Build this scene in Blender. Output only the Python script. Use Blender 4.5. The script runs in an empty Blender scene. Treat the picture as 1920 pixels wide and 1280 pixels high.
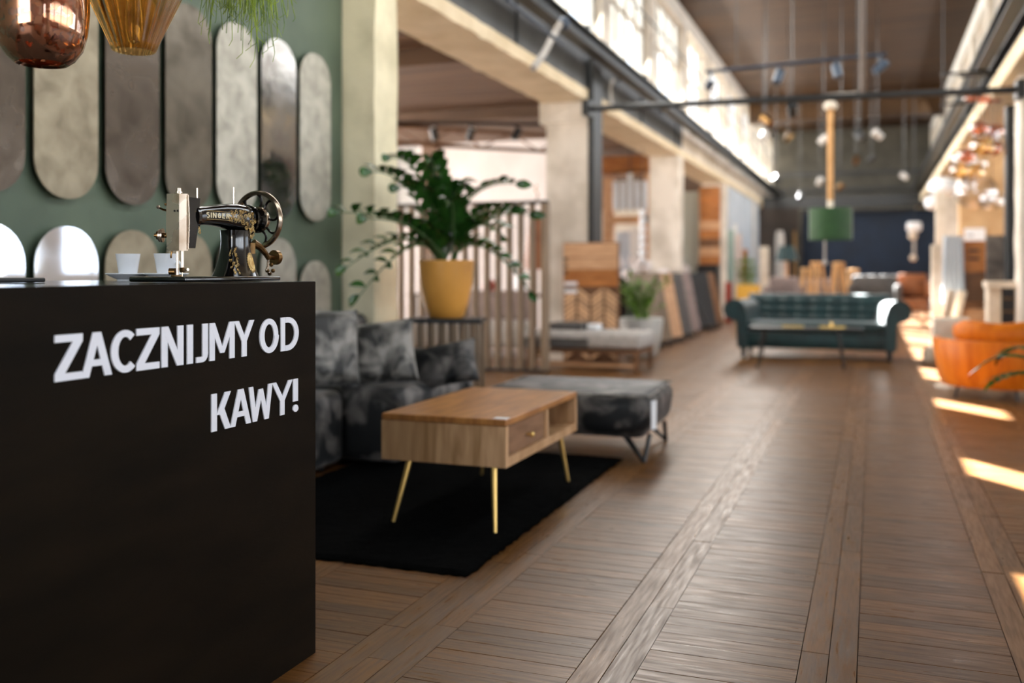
import bpy, bmesh, math, random
from mathutils import Vector, Matrix, noise
R = random.Random(7)
PI = math.pi
C = bpy.context.scene.collection
sc = bpy.context.scene

# ------------------------------------------------------------------ camera
YAW = math.radians(20.6)
cam = bpy.data.cameras.new('camera'); camo = bpy.data.objects.new('camera', cam); C.objects.link(camo)
camo.location = (0, 0, 1.08); camo.rotation_euler = (PI/2, 0, YAW)
cam.sensor_width = 36; cam.lens = 33.75; cam.shift_y = -132/1920
cam.clip_start = .05; cam.clip_end = 300
cam.dof.use_dof = True; cam.dof.focus_distance = 2.5; cam.dof.aperture_fstop = 1.5; cam.dof.aperture_blades = 0
sc.camera = camo
def at(px, py, d):
    """world point seen at a photo position at depth d metres along the view axis"""
    dx = (px-960)/1800; dz = (508-py)/1800
    c, s = math.cos(YAW), math.sin(YAW)
    return Vector(((c*dx-s)*d, (s*dx+c)*d, 1.08+dz*d))
def onY(px, py, Y):
    dx = (px-960)/1800
    return at(px, py, Y/(math.sin(YAW)*dx+math.cos(YAW)))

# ------------------------------------------------------------------ world, sun, lights
w = bpy.data.worlds.new('sky'); sc.world = w; w.use_nodes = True
bg = w.node_tree.nodes['Background']; bg.inputs[0].default_value = (.84, .91, 1, 1); bg.inputs[1].default_value = 4.0
SUNDIR = Vector((.6*.834, -.8*.834, -.552))
sun = bpy.data.lights.new('sun', 'SUN'); sun.energy = 230; sun.angle = .009; sun.color = (1, .96, .91)
so = bpy.data.objects.new('sun', sun); C.objects.link(so); so.rotation_euler = SUNDIR.to_track_quat('-Z', 'Y').to_euler()
def area(name, loc, direc, sx, sy, power, col):
    l = bpy.data.lights.new(name, 'AREA'); l.shape = 'RECTANGLE'; l.size = sx; l.size_y = sy; l.energy = power; l.color = col
    o = bpy.data.objects.new(name, l); C.objects.link(o); o.location = loc
    o.rotation_euler = Vector(direc).to_track_quat('-Z', 'Y').to_euler(); return o
# daylight through the real window rows
area('window_light_right_aisle', (7.86, 3.5, 2.0), (-1, 0, -.05), 19, 2.0, 290, (.93, .96, 1))
area('window_light_left_aisle', (-11.8, 14, 2.1), (1, 0, -.05), 22, 2.0, 2400, (1, .97, .94))
area('window_light_entrance', (-.8, -6.85, 1.9), (0, 1, .02), 4.2, 2.6, 120, (.93, .96, 1))
area('window_light_clerestory_left', (-3.05, 19, 4.75), (1, 0, -.45), 26, 1.6, 1250, (1, .96, .9))
area('window_light_clerestory_right', (1.6, 15, 4.75), (-1, 0, -.45), 30, 1.6, 560, (.9, .95, 1))
sc.view_settings.view_transform = 'Standard'; sc.view_settings.look = 'None'
sc.view_settings.exposure = 0.25; sc.view_settings.gamma = 1; sc.view_settings.use_curve_mapping = False
sc.cycles.use_denoising = True
sc.cycles.max_bounces = 7; sc.cycles.diffuse_bounces = 4; sc.cycles.glossy_bounces = 4
sc.cycles.transmission_bounces = 7; sc.cycles.transparent_max_bounces = 10
sc.cycles.caustics_reflective = False; sc.cycles.caustics_refractive = False
sc.cycles.sample_clamp_indirect = 6

# ------------------------------------------------------------------ materials
MATS = {}
def lin(c): return tuple((x/12.92 if x <= .04045 else ((x+.055)/1.055)**2.4) for x in c)
def hexc(h): return lin(tuple(int(h[i:i+2], 16)/255 for i in (0, 2, 4)))
def mat(name, col, rough=.5, metal=0, col2=None, scale=6, stretch=(1, 1, 1), detail=4, distort=0, ramp=(.35, .65), bump=0,
        bscale=None, rnd=0, island=False, trans=0, ior=1.45, sheen=0, coat=0, rough2=None, spec=None, emit=None, space='Object'):
    m = bpy.data.materials.new(name); m.use_nodes = True
    nt = m.node_tree; N = nt.nodes; L = nt.links; b = N['Principled BSDF']
    if isinstance(col, str): col = hexc(col)
    if isinstance(col2, str): col2 = hexc(col2)
    b.inputs['Base Color'].default_value = (*col, 1)
    b.inputs['Roughness'].default_value = rough; b.inputs['Metallic'].default_value = metal
    b.inputs['Transmission Weight'].default_value = trans; b.inputs['IOR'].default_value = ior
    if sheen: b.inputs['Sheen Weight'].default_value = sheen; b.inputs['Sheen Roughness'].default_value = .35
    if coat: b.inputs['Coat Weight'].default_value = coat; b.inputs['Coat Roughness'].default_value = .08
    if spec is not None: b.inputs['Specular IOR Level'].default_value = spec
    if emit: b.inputs['Emission Color'].default_value = (*emit[0], 1); b.inputs['Emission Strength'].default_value = emit[1]
    need = col2 is not None or bump or rough2 is not None
    if need:
        if space == 'World': tc = N.new('ShaderNodeNewGeometry'); out = tc.outputs['Position']
        else: tc = N.new('ShaderNodeTexCoord'); out = tc.outputs['Object']
        mp = N.new('ShaderNodeMapping'); mp.inputs['Scale'].default_value = stretch; L.new(out, mp.inputs[0])
        vec = mp.outputs[0]
        nz = N.new('ShaderNodeTexNoise'); nz.inputs['Scale'].default_value = scale; nz.inputs['Detail'].default_value = detail
        nz.inputs['Distortion'].default_value = distort; L.new(vec, nz.inputs['Vector'])
        fac = nz.outputs['Fac']
        rp = N.new('ShaderNodeMapRange'); rp.inputs[1].default_value = ramp[0]; rp.inputs[2].default_value = ramp[1]
        L.new(fac, rp.inputs[0]); f2 = rp.outputs[0]
        if col2 is not None:
            mx = N.new('ShaderNodeMix'); mx.data_type = 'RGBA'; mx.inputs[6].default_value = (*col, 1); mx.inputs[7].default_value = (*col2, 1)
            L.new(f2, mx.inputs[0]); cout = mx.outputs[2]
            if rnd:
                oi = N.new('ShaderNodeObjectInfo'); ge = N.new('ShaderNodeNewGeometry')
                ad = N.new('ShaderNodeMath'); ad.operation = 'ADD'; L.new(oi.outputs['Random'], ad.inputs[0])
                L.new(ge.outputs['Random Per Island'], ad.inputs[1])
                fr = N.new('ShaderNodeMath'); fr.operation = 'FRACT'; L.new(ad.outputs[0], fr.inputs[0])
                mr = N.new('ShaderNodeMapRange'); mr.inputs[3].default_value = 1-rnd; mr.inputs[4].default_value = 1+rnd
                L.new(fr.outputs[0], mr.inputs[0])
                vm = N.new('ShaderNodeVectorMath'); vm.operation = 'SCALE'; L.new(cout, vm.inputs[0]); L.new(mr.outputs[0], vm.inputs['Scale'])
                cout = vm.outputs[0]
            L.new(cout, b.inputs['Base Color'])
        if rough2 is not None:
            mr = N.new('ShaderNodeMapRange'); mr.inputs[3].default_value = rough; mr.inputs[4].default_value = rough2
            L.new(f2, mr.inputs[0]); L.new(mr.outputs[0], b.inputs['Roughness'])
        if bump:
            bn = N.new('ShaderNodeTexNoise'); bn.inputs['Scale'].default_value = bscale or scale*3; bn.inputs['Detail'].default_value = 5
            L.new(vec, bn.inputs['Vector'])
            bp = N.new('ShaderNodeBump'); bp.inputs['Strength'].default_value = bump; bp.inputs['Distance'].default_value = .01
            L.new(bn.outputs['Fac'], bp.inputs['Height']); L.new(bp.outputs[0], b.inputs['Normal'])
    MATS[name] = m; return m
def thin_glass(name, col=(1, 1, 1), r=.03, f=.12):
    m = bpy.data.materials.new(name); m.use_nodes = True; nt = m.node_tree; N = nt.nodes; L = nt.links
    for n in list(N):
        if n.type == 'BSDF_PRINCIPLED': N.remove(n)
    o = N['Material Output']; t = N.new('ShaderNodeBsdfTransparent'); t.inputs[0].default_value = (*col, 1)
    g = N.new('ShaderNodeBsdfGlossy'); g.inputs['Roughness'].default_value = r
    lw = N.new('ShaderNodeLayerWeight'); lw.inputs[0].default_value = f
    mr = N.new('ShaderNodeMapRange'); mr.inputs[3].default_value = .05; mr.inputs[4].default_value = .8; L.new(lw.outputs['Facing'], mr.inputs[0])
    mx = N.new('ShaderNodeMixShader'); L.new(mr.outputs[0], mx.inputs[0]); L.new(t.outputs[0], mx.inputs[1]); L.new(g.outputs[0], mx.inputs[2])
    L.new(mx.outputs[0], o.inputs[0]); return m
def frosted(name, col, k=.75):
    m = bpy.data.materials.new(name); m.use_nodes = True; nt = m.node_tree; N = nt.nodes; L = nt.links
    for n in list(N):
        if n.type == 'BSDF_PRINCIPLED': N.remove(n)
    o = N['Material Output']; t = N.new('ShaderNodeBsdfTranslucent'); t.inputs[0].default_value = (*col, 1)
    d = N.new('ShaderNodeBsdfDiffuse'); d.inputs[0].default_value = (.8, .78, .74, 1)
    mx = N.new('ShaderNodeMixShader'); mx.inputs[0].default_value = k; L.new(d.outputs[0], mx.inputs[1]); L.new(t.outputs[0], mx.inputs[2])
    L.new(mx.outputs[0], o.inputs[0]); return m

concrete_one = mat('concrete_sandy', 'ece2c2', .85, col2='cfc6a6', scale=2.2, detail=8, bump=.8, bscale=14, ramp=(.42, .66))
green_wall = mat('green_wall', '5d6b57', .55, col2='4f5d4c', scale=2.5, detail=5, bump=.12, bscale=40)
concrete = mat('concrete_cream', 'ded5c8', .85, col2='bdb3a4', scale=2.2, detail=8, bump=.8, bscale=14, ramp=(.42, .66))
concrete_yel = mat('concrete_yellowish', 'd9c8aa', .85, col2='c8b594', scale=3, detail=8, bump=.8, bscale=14)
plaster = mat('plaster_pinkish', 'e8e1de', .9, col2='dcd3cf', scale=1.5)
white_plaster = mat('plaster_white', 'e6e2da', .9, col2='d8d3ca', scale=2)
greysteel = mat('steel_grey_paint', '4b4d4e', .55, col2='3b3d3e', scale=3, bump=.1)
darksteel = mat('steel_dark', '17191a', .45, col2='1e2122', scale=8)
blacksteel = mat('black_metal', '101112', .4)
ceil_m = mat('ceiling_brown', '402b15', .7, col2='281a0d', spec=.2, scale=1.2, stretch=(.4, 6, 1), detail=5, rnd=.12, space='World')
aisle_ceil = mat('aisle_ceiling_brown', '684c34', .6, col2='4c3624', scale=1.2, stretch=(.4, 5, 1), rnd=.1, space='World')
blue_wall = mat('navy_partition', '0c2036', .7, col2='081829', scale=2)
grey_end = mat('end_wall_grey', '4b473e', .85, col2='3b382f', scale=1.5)
sub = mat('floor_joint_dark', '1b120b', .8, col2='120c08', scale=20)
plankx = mat('oak_plank_cross', '734b1f', .25, col2='4b2e13', spec=.5, ramp=(.28, .75), scale=5, stretch=(1.2, 16, 1), detail=7, rnd=.26, bump=.05, bscale=9, rough2=.5, space='World')
planky = mat('oak_plank_long', '774f23', .25, col2='533417', spec=.5, ramp=(.28, .75), scale=5, stretch=(16, 1.2, 1), detail=7, rnd=.2, bump=.05, bscale=9, rough2=.5, space='World')
counter_m = mat('counter_dark_laminate', '1a130b', .5, col2='120d07', scale=3, spec=.06, stretch=(1, 1, 4), bump=.04, bscale=60)
counter_top = mat('counter_top_polished', '16150f', .12, col2='1c1a13', scale=5)
letter_w = mat('letter_white_acrylic', 'eef0f8', .35)
porcelain = mat('porcelain_white', 'eef1f6', .18)
black_enamel = mat('black_enamel', '060607', .13, coat=.7)
gold = mat('gold_decal', 'b08a4a', .38, .75, col2='d8bd84', scale=60)
gold_pale = mat('pale_gold_lettering', 'd9cba6', .4, .3)
nickel = mat('worn_nickel', 'dccbb9', .26, .88, col2='a98a68', scale=14, detail=6, ramp=(.5, .8), rough2=.38, space='Object')
brasswear = mat('tarnished_brass', '8a6b43', .32, .95, col2='5b4226', scale=60)
wheelm = mat('wheel_dark_nickel', '1a1614', .22, .6)
rimm = mat('wheel_rim_nickel', 'b8ab9a', .2, .95, col2='8d7960', scale=50)
copperglass = None
def fleck_glass(name):
    m = bpy.data.materials.new(name); m.use_nodes = True; nt = m.node_tree; N = nt.nodes; L = nt.links; b = N['Principled BSDF']
    b.inputs['Base Color'].default_value = (.42, .19, .11, 1); b.inputs['Metallic'].default_value = .85; b.inputs['Roughness'].default_value = .12
    t = N.new('ShaderNodeBsdfTransparent'); t.inputs[0].default_value = (.80, .56, .45, 1)
    g = N.new('ShaderNodeBsdfGlossy'); g.inputs[0].default_value = (.85, .62, .5, 1); g.inputs['Roughness'].default_value = .05
    lw = N.new('ShaderNodeLayerWeight'); lw.inputs[0].default_value = .45
    mr = N.new('ShaderNodeMapRange'); mr.inputs[3].default_value = .18; mr.inputs[4].default_value = .95; L.new(lw.outputs['Facing'], mr.inputs[0])
    mx = N.new('ShaderNodeMixShader'); L.new(mr.outputs[0], mx.inputs[0]); L.new(t.outputs[0], mx.inputs[1]); L.new(g.outputs[0], mx.inputs[2])
    tc = N.new('ShaderNodeTexCoord'); nz = N.new('ShaderNodeTexVoronoi'); nz.inputs['Scale'].default_value = 75; nz.distance = 'MANHATTAN'
    L.new(tc.outputs['Object'], nz.inputs['Vector'])
    sp = N.new('ShaderNodeSeparateXYZ'); L.new(tc.outputs['Object'], sp.inputs[0])
    zr = N.new('ShaderNodeMapRange'); zr.inputs[1].default_value = .02; zr.inputs[2].default_value = .14; zr.inputs[3].default_value = .75; zr.inputs[4].default_value = .12; L.new(sp.outputs['Z'], zr.inputs[0])
    sc_ = N.new('ShaderNodeSeparateColor'); L.new(nz.outputs['Color'], sc_.inputs[0])
    lt = N.new('ShaderNodeMath'); lt.operation = 'LESS_THAN'; L.new(sc_.outputs[0], lt.inputs[0]); L.new(zr.outputs[0], lt.inputs[1])
    m2 = N.new('ShaderNodeMixShader'); L.new(lt.outputs[0], m2.inputs[0]); L.new(mx.outputs[0], m2.inputs[1]); L.new(b.outputs[0], m2.inputs[2])
    L.new(m2.outputs[0], N['Material Output'].inputs[0]); return m
copperglass = fleck_glass('copper_fleck_glass')
amber = mat('amber_glass', 'e0a050', .05, 0, trans=.92, ior=1.35)
clearg = thin_glass('clear_glass', (.97, .98, 1), .02, .3)
ambthin = thin_glass('amber_thin_glass', (.97, .80, .50), .05, .4)
copthin = thin_glass('copper_thin_glass', (.8, .4, .24), .05, .5)
window_glass = thin_glass('window_glass', (.96, .98, 1), .02, .1)
frost = frosted('frosted_pane', (.26, .26, .25), .6)
velvet = mat('crushed_velvet', '0e1113', .55, col2='77726e', scale=6, detail=9, distort=.5, ramp=(.47, .66), bump=.5, bscale=14, sheen=.12)
velvet2 = mat('crushed_velvet_grey', '22221f', .5, col2='95918a', scale=8, detail=9, distort=.5, ramp=(.42, .62), bump=.5, bscale=12, sheen=.15)
rugm = mat('black_shag', '030303', 1, col2='060707', scale=30, bump=1, bscale=120, spec=.05)
mango = mat('mango_wood', 'cba47c', .42, col2='a07a52', scale=4, stretch=(5, 2, .7), detail=6, distort=.6, bump=.1, space='Object')
mangotop = mat('mango_wood_top', 'b98148', .3, col2='915f35', scale=4, stretch=(6, 1, 1), detail=6, distort=.5)
drawerm = mat('mango_drawer', '8f6b4f', .45, col2='755439', scale=5, stretch=(1, 1, 6))
brass = mat('brushed_brass', 'd8b46c', .3, .85)
slatm = mat('slat_taupe', '8b7864', .55, col2='75634f', scale=4, stretch=(1, 1, .3))
potor = mat('planter_ochre', 'e6a650', .32, col2='d99a45', scale=3)
soilm = mat('soil', '2a1d13', .95, col2='1a120b', scale=30, bump=1)
leafm = mat('zz_leaf', '1b3c16', .2, col2='2f5a20', scale=8, rnd=.3)
stemm = mat('zz_stem', '3d5a2a', .5)
fernm = mat('trailing_green', '9ab02a', .5, col2='5a7e1c', scale=9, rnd=.3)
lightleaf = mat('light_leaf', '6f8f2c', .4, col2='3e6420', scale=6, rnd=.3)
tealv = mat('teal_velvet', '083234', .45, col2='052224', scale=6, sheen=.5)
orangev = mat('orange_velvet', 'd27410', .5, col2='ba5f08', scale=3, stretch=(6, 6, .6), sheen=.1, spec=.3)
whitepot = mat('white_ceramic', 'c9c8c2', .5, col2='bdbbb4', scale=4)
greyfab = mat('grey_fabric', 'b9b4ae', .9, col2='a49f99', scale=20)
dgreyfab = mat('dark_grey_fabric', '5d5a58', .9, col2='4c4a48', scale=20)
mauve = mat('mauve_fabric', '8f7f7a', .9, col2='7d6e6a', scale=12)
palewood = mat('pale_oak', 'd0a57e', .5, col2='bd9069', scale=4, stretch=(1, 1, 5), rnd=.1)
orangewood = mat('orange_wood', 'b9793f', .45, col2='9a5c2a', scale=4, stretch=(1, 1, 6), rnd=.12)
brownwood = mat('brown_wood', '7b5638', .5, col2='5e3f28', scale=4, stretch=(1, 1, 6), rnd=.1)
herr_a = mat('herringbone_light', 'd8b08a', .5, col2='c0946a', scale=6, rnd=.25)
greenlam = mat('green_drum_fabric', '234a20', .65, col2='1c3f1a', scale=20, sheen=.4)
ropem = mat('pale_wood_rod', 'c99a64', .6, col2='b4854f', scale=10)
bluegrey = mat('blue_grey_metal', '3b4654', .45, .3)
stone = mat('dark_stone_slab', '4a4644', .5, col2='77706a', scale=6, detail=8, bump=.3)
teal_s = mat('sample_teal', '8fa79e', .6); pink_s = mat('sample_pink', 'cdbdb6', .6); white_s = mat('sample_white', 'dddbd6', .6)
yellowp = mat('yellow_planter', 'd9a53c', .5); redm = mat('red_plastic', 'a5361f', .5)
cream_s = mat('cream_paint', 'd8cdbd', .55, col2='cabda9', scale=8)
bluepaint = mat('pale_blue_wall', 'b9c1c9', .8, col2='aab3bb', scale=2)
greensam = mat('green_panel_board', '2c4a36', .6)
labelm = mat('paper_label', 'e9ecef', .6)
tan_l = mat('tan_leather', '8d5630', .5, col2='7a4726', scale=8)
mirs = [mat('antique_mirror_%s' % n, a, r, mt, col2=b_, scale=s, detail=8, distort=.4, ramp=(.35, .7), rough2=r2, bump=.05, bscale=20)
        for n, a, b_, r, r2, mt, s in (
    ('dark', '5f554b', '40372e', .22, .42, .9, 5), ('beige', '9f947d', '857a65', .5, .62, .5, 9), ('clear', 'b4b0aa', '5a5046', .05, .3, .97, 3),
    ('silver', 'b8b4a6', '9a968a', .45, .6, .55, 9), ('smoke', '645c50', '484136', .28, .45, .88, 5))]

# ------------------------------------------------------------------ mesh helpers
class B:
    def __init__(s): s.v = []; s.f = []
    def add(s, vs, fs, X=None):
        n = len(s.v)
        s.v += [tuple(X @ Vector(v)) if X else tuple(v) for v in vs]; s.f += [tuple(i+n for i in f) for f in fs]; return s
    def box(s, x0, x1, y0, y1, z0, z1, X=None):
        vs = [(x, y, z) for z in (z0, z1) for y in (y0, y1) for x in (x0, x1)]
        return s.add(vs, [(0, 2, 3, 1), (4, 5, 7, 6), (0, 1, 5, 4), (2, 6, 7, 3), (0, 4, 6, 2), (1, 3, 7, 5)], X)
    def rbox(s, x0, x1, y0, y1, z0, z1, r, seg=3, X=None):
        bm = bmesh.new(); bmesh.ops.create_cube(bm, size=1)
        for v in bm.verts: v.co = Vector(((x0+x1)/2+v.co.x*(x1-x0), (y0+y1)/2+v.co.y*(y1-y0), (z0+z1)/2+v.co.z*(z1-z0)))
        bmesh.ops.bevel(bm, geom=list(bm.edges), offset=r, segments=seg, affect='EDGES', profile=.5)
        bm.verts.index_update(); s.add([v.co.copy() for v in bm.verts], [[v.index for v in f.verts] for f in bm.faces], X); bm.free(); return s
    def tube(s, pts, rad, n=8, caps=True, flat=1.0):
        pts = [Vector(p) for p in pts]; k = len(pts)
        if not hasattr(rad, '__len__'): rad = [rad]*k
        vs = []; up = None
        for i, p in enumerate(pts):
            t = (pts[min(i+1, k-1)]-pts[max(i-1, 0)]).normalized()
            if up is None: up = Vector((0, 0, 1)) if abs(t.z) < .9 else Vector((1, 0, 0))
            a = t.cross(up).normalized(); b = a.cross(t).normalized(); up = b
            for j in range(n):
                q = 2*PI*j/n; vs.append(p+a*math.cos(q)*rad[i]+b*math.sin(q)*rad[i]*flat)
        fs = [(i*n+j, i*n+(j+1) % n, (i+1)*n+(j+1) % n, (i+1)*n+j) for i in range(k-1) for j in range(n)]
        if caps: fs += [tuple(range(n))[::-1], tuple(range((k-1)*n, k*n))]
        return s.add(vs, fs)
    def cyl(s, p0, p1, r0, r1=None, n=12): return s.tube([p0, p1], [r0, r0 if r1 is None else r1], n)
    def lathe(s, prof, n=32, c=(0, 0, 0), a0=0, a1=2*PI, X=None, rib=0, nr=0):
        full = abs(a1-a0-2*PI) < 1e-6; m = n if full else n+1
        vs = []
        for r, z in prof:
            for j in range(m):
                q = a0+(a1-a0)*j/n; rr = r*(1+rib*math.cos(nr*q)) if rib else r
                vs.append((c[0]+rr*math.cos(q), c[1]+rr*math.sin(q), c[2]+z))
        fs = [(i*m+j, i*m+(j+1) % m, (i+1)*m+(j+1) % m, (i+1)*m+j) for i in range(len(prof)-1) for j in range(n)]
        return s.add(vs, fs, X)
    def prism(s, poly, h, X=None):
        """poly in local xy, extruded along local z by h"""
        n = len(poly); vs = [(x, y, 0) for x, y in poly]+[(x, y, h) for x, y in poly]
        fs = [tuple(range(n))[::-1], tuple(range(n, 2*n))]+[(i, (i+1) % n, n+(i+1) % n, n+i) for i in range(n)]
        return s.add(vs, fs, X)
    def sphere(s, c, r, n=12, sx=1, sy=1, sz=1):
        prof = [(max(1e-4, math.sin(PI*i/(n//2)))*r, -math.cos(PI*i/(n//2))*r*sz) for i in range(n//2+1)]
        return s.lathe(prof, n, X=Matrix.Translation(c) @ Matrix.Diagonal((sx, sy, 1, 1)))
    def pillow(s, w_, h, t, n=14, X=None):
        vs = []; fs = []
        for side in (1, -1):
            for i in range(n+1):
                for j in range(n+1):
                    u = -1+2*i/n; v = -1+2*j/n
                    k = max(0, (1-u**4)*(1-v**4))**.45
                    pin = 1-.07*(1-abs(u*v)**.0)*1
                    x = u*w_/2*(1-.06*(1-v*v)); z = v*h/2*(1-.06*(1-u*u))
                    wr = .008*noise.noise(Vector((u*3, v*3, side*5)))
                    vs.append((x, side*(t/2*k+wr*k), z))
            o = 0 if side == 1 else (n+1)**2
            for i in range(n):
                for j in range(n):
                    a = o+i*(n+1)+j; q = (a, a+1, a+n+2, a+n+1); fs.append(q if side == 1 else q[::-1])
        return s.add(vs, fs, X)
    def mesh(s, name, m, smooth=True, ang=35):
        me = bpy.data.meshes.new(name); me.from_pydata(s.v, [], s.f); me.update()
        bm = bmesh.new(); bm.from_mesh(me)
        if smooth and len(s.v) < 60000: bmesh.ops.remove_doubles(bm, verts=bm.verts, dist=1e-5)
        if len(s.v) < 60000: bmesh.ops.recalc_face_normals(bm, faces=bm.faces)
        bm.to_mesh(me); bm.free()
        if smooth:
            me.shade_smooth(); me.set_sharp_from_angle(angle=math.radians(ang))
        me.materials.append(m); return me
    def obj(s, name, m, parent=None, smooth=True, ang=35):
        o = bpy.data.objects.new(name, s.mesh(name, m, smooth, ang)); C.objects.link(o)
        if parent: o.parent = parent
        return o
def inst(name, me, parent, X=None):
    o = bpy.data.objects.new(name, me); C.objects.link(o)
    if parent: o.parent = parent
    if X is not None: o.matrix_local = X
    return o
def thing(name, label, cat, loc=(0, 0, 0), rz=0, group=None):
    o = bpy.data.objects.new(name, None); C.objects.link(o); o.empty_display_size = .1
    o.location = loc; o.rotation_euler = (0, 0, rz); o['label'] = label; o['category'] = cat
    if group: o['group'] = group
    return o
def tag(o, label, cat, group=None):
    o['label'] = label; o['category'] = cat
    if group: o['group'] = group
    return o
def struct(o): o['kind'] = 'structure'; return o
def dup(root, loc, rz=0, label=None, group=None):
    r = root.copy(); C.objects.link(r); r.location = loc; r.rotation_euler = (0, 0, rz)
    if label: r['label'] = label
    if group: r['group'] = group
    for ch in list(root.children):
        c = ch.copy(); C.objects.link(c); c.parent = r
        for g in ch.children:
            d = g.copy(); C.objects.link(d); d.parent = c
    return r
T = Matrix.Translation
def Rz(a): return Matrix.Rotation(a, 4, 'Z')
def Rx(a): return Matrix.Rotation(a, 4, 'X')
def Ry(a): return Matrix.Rotation(a, 4, 'Y')

# ================================================================== SETTING
PW = -3.43            # face of the green wall
PX = -3.18            # hall face of the left pillars
# ---- floor
floor = struct(B().box(-12.3, 8.3, -7.2, 36.2, -.2, -.012).obj('floor', sub, smooth=False))
edges = [(-1.40, -1.175, 3), (-.754, -.596, 2), (-.19, -.04, 2), (.365, .515, 2), (.93, 1.08, 2), (1.49, 1.64, 2), (2.05, 2.2, 2),
         (-1.98, -1.82, 2), (-2.55, -2.4, 2), (-3.12, -2.97, 2), (-3.7, -3.55, 2), (-4.3, -4.14, 2)]
edges.sort()
PWD = .0715; cand = []
for i in range(len(edges)-1):
    x0, x1 = edges[i][1], edges[i+1][0]
    y = 1.2+R.random()*.05; k = 0
    while y < 35.5:
        cand.append((x0, x1, y, y+PWD, 0)); y += PWD
for x0, x1, n in edges:
    wd = (x1-x0)/n
    for j in range(n):
        y = .9+R.random()*.6
        while y < 35.5:
            l = R.uniform(.7, 1.05); cand.append((x0+j*wd, x0+(j+1)*wd, y, y+l, 1)); y += l
def pix_of(x, y):
    c, s = math.cos(YAW), math.sin(YAW); d = -s*x+c*y; r = c*x+s*y
    return (960+1800*r/d, 508+1800*1.08/d, d) if d > .3 else (9999, 9999, .1)
def vis(c):
    px, py, d = pix_of((c[0]+c[1])/2, (c[2]+c[3])/2)
    if not (-60 < px < 1980 and py < 1330): return False
    if px < 590 : return False
    if c[0] > -2.7 and c[1] < -1.33 and 3.15 < c[2] < 5.3: return False     # under the rug
    return True
near = sorted([c for c in cand if vis(c)], key=lambda c: -((c[1]-c[0])*(c[3]-c[2]))/pix_of((c[0]+c[1])/2, c[2])[2]**2 - (1000 if c[2] < 0 else 0))
near = sorted([c for c in cand if vis(c)], key=lambda c: pix_of((c[0]+c[1])/2, c[2])[2])[:298]
nset = set(near)
G = .0012
def plank_vs(b_, c, X=None):
    x0, x1, y0, y1, k = c
    dz = R.uniform(-.0012, .0006); t = R.uniform(-.0006, .0006)
    vs = [(x0+G, y0+G, -.012), (x1-G, y0+G, -.012), (x1-G, y1-G, -.012), (x0+G, y1-G, -.012),
          (x0+G, y0+G, dz+t), (x1-G, y0+G, dz-t), (x1-G, y1-G, dz-t), (x0+G, y1-G, dz+t)]
    b_.add(vs, [(4, 5, 6, 7), (0, 1, 5, 4), (1, 2, 6, 5), (2, 3, 7, 6), (3, 0, 4, 7)], X)
sizes = {}
for c in near:
    key = (round(c[1]-c[0], 3), round(c[3]-c[2], 1 if c[4] else 3), c[4])
    if key not in sizes:
        b_ = B(); w_, l_ = c[1]-c[0], c[3]-c[2]
        plank_vs(b_, (-w_/2, w_/2, -l_/2, l_/2, c[4]))
        sizes[key] = (b_.mesh('plank', planky if c[4] else plankx, smooth=False), l_)
    me, l_ = sizes[key]
    o = inst('plank', me, floor, T(((c[0]+c[1])/2, (c[2]+c[3])/2, R.uniform(-.0006, .0006))))
    if c[4]: o.scale = (1, (c[3]-c[2])/l_, 1)
for k, m_ in ((0, plankx), (1, planky)):
    b_ = B()
    for c in cand:
        if c[4] == k and c not in nset: plank_vs(b_, c)
    o = b_.obj('far_planks', m_, floor, smooth=False); o['kind'] = 'stuff'
for nm, x0, x1 in (('aisle_boards', -12.2, -4.3), ('aisle_boards', 2.2, 8.2)):
    b_ = B()
    y = -7
    while y < 36: b_.box(x0, x1, y+.003, y+.297, -.012, 0); y += .3
    b_.obj(nm, plankx, floor, smooth=False)['kind'] = 'stuff'
b_ = B()
y = -7
while y < .9: b_.box(-4.29, 2.19, y+.003, y+.147, -.012, 0); y += .15
b_.obj('entrance_boards', plankx, floor, smooth=False)['kind'] = 'stuff'
struct(B().box(-60, 60, -60, 80, -.6, -.25).obj('ground', mat('outside_ground', '8c8478', .9, col2='7a756a', scale=.5), smooth=False))

# ---- walls
struct(B().box(PW-.17, PW, -7, 5.79, -.012, 6.0).obj('wall_left', green_wall, smooth=False))
def pillar(x0, x1, y0, y1, z1, rough_=.012, m_=concrete):
    b_ = B(); n = 26; per = []
    for i in range(n+1):
        z = z1*i/n
        r_ = lambda k: rough_*noise.noise(Vector((z*4, k*7.3, y0)))
        per.append([(x0+r_(1), y0+r_(2), z), (x1+r_(3), y0+r_(4), z), (x1+r_(5), y1+r_(6), z), (x0+r_(7), y1+r_(8), z)])
    vs = [p for q in per for p in q]
    fs = [(i*4+j, i*4+(j+1) % 4, (i+1)*4+(j+1) % 4, (i+1)*4+j) for i in range(n) for j in range(4)]+[(0, 1, 2, 3), (n*4+3, n*4+2, n*4+1, n*4)]
    b_.add(vs, fs); return struct(b_.obj('pillar', m_, ang=30))
pillar(PX-.55, PX, 5.8, 6.13, 5.8, m_=concrete_one)
PYS = (11.05, 16.8, 22.4, 28)
for Y in PYS:
    pillar(PX-.53, PX, Y, Y+.38, 3.11)
concrete_right = mat('concrete_warm', 'cfae84', .85, col2='b8966c', scale=2.2, detail=8, bump=.8, bscale=14)
pillar(1.3, 2.0, 16.8, 17.2, 3.11, m_=concrete_right); pillar(1.3, 2.0, 22.4, 22.8, 3.11); pillar(1.42, 2.0, 11.1, 11.5, 3.11)
pillar(1.3, 2.0, 5.3, 5.7, 3.11); pillar(1.3, 2.0, -.4, 0, 3.11)
struct(B().box(PX+.005, PX+.07, 11.02, 11.42, 0, 3.6).obj('trim_1', darksteel, smooth=False))
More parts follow.
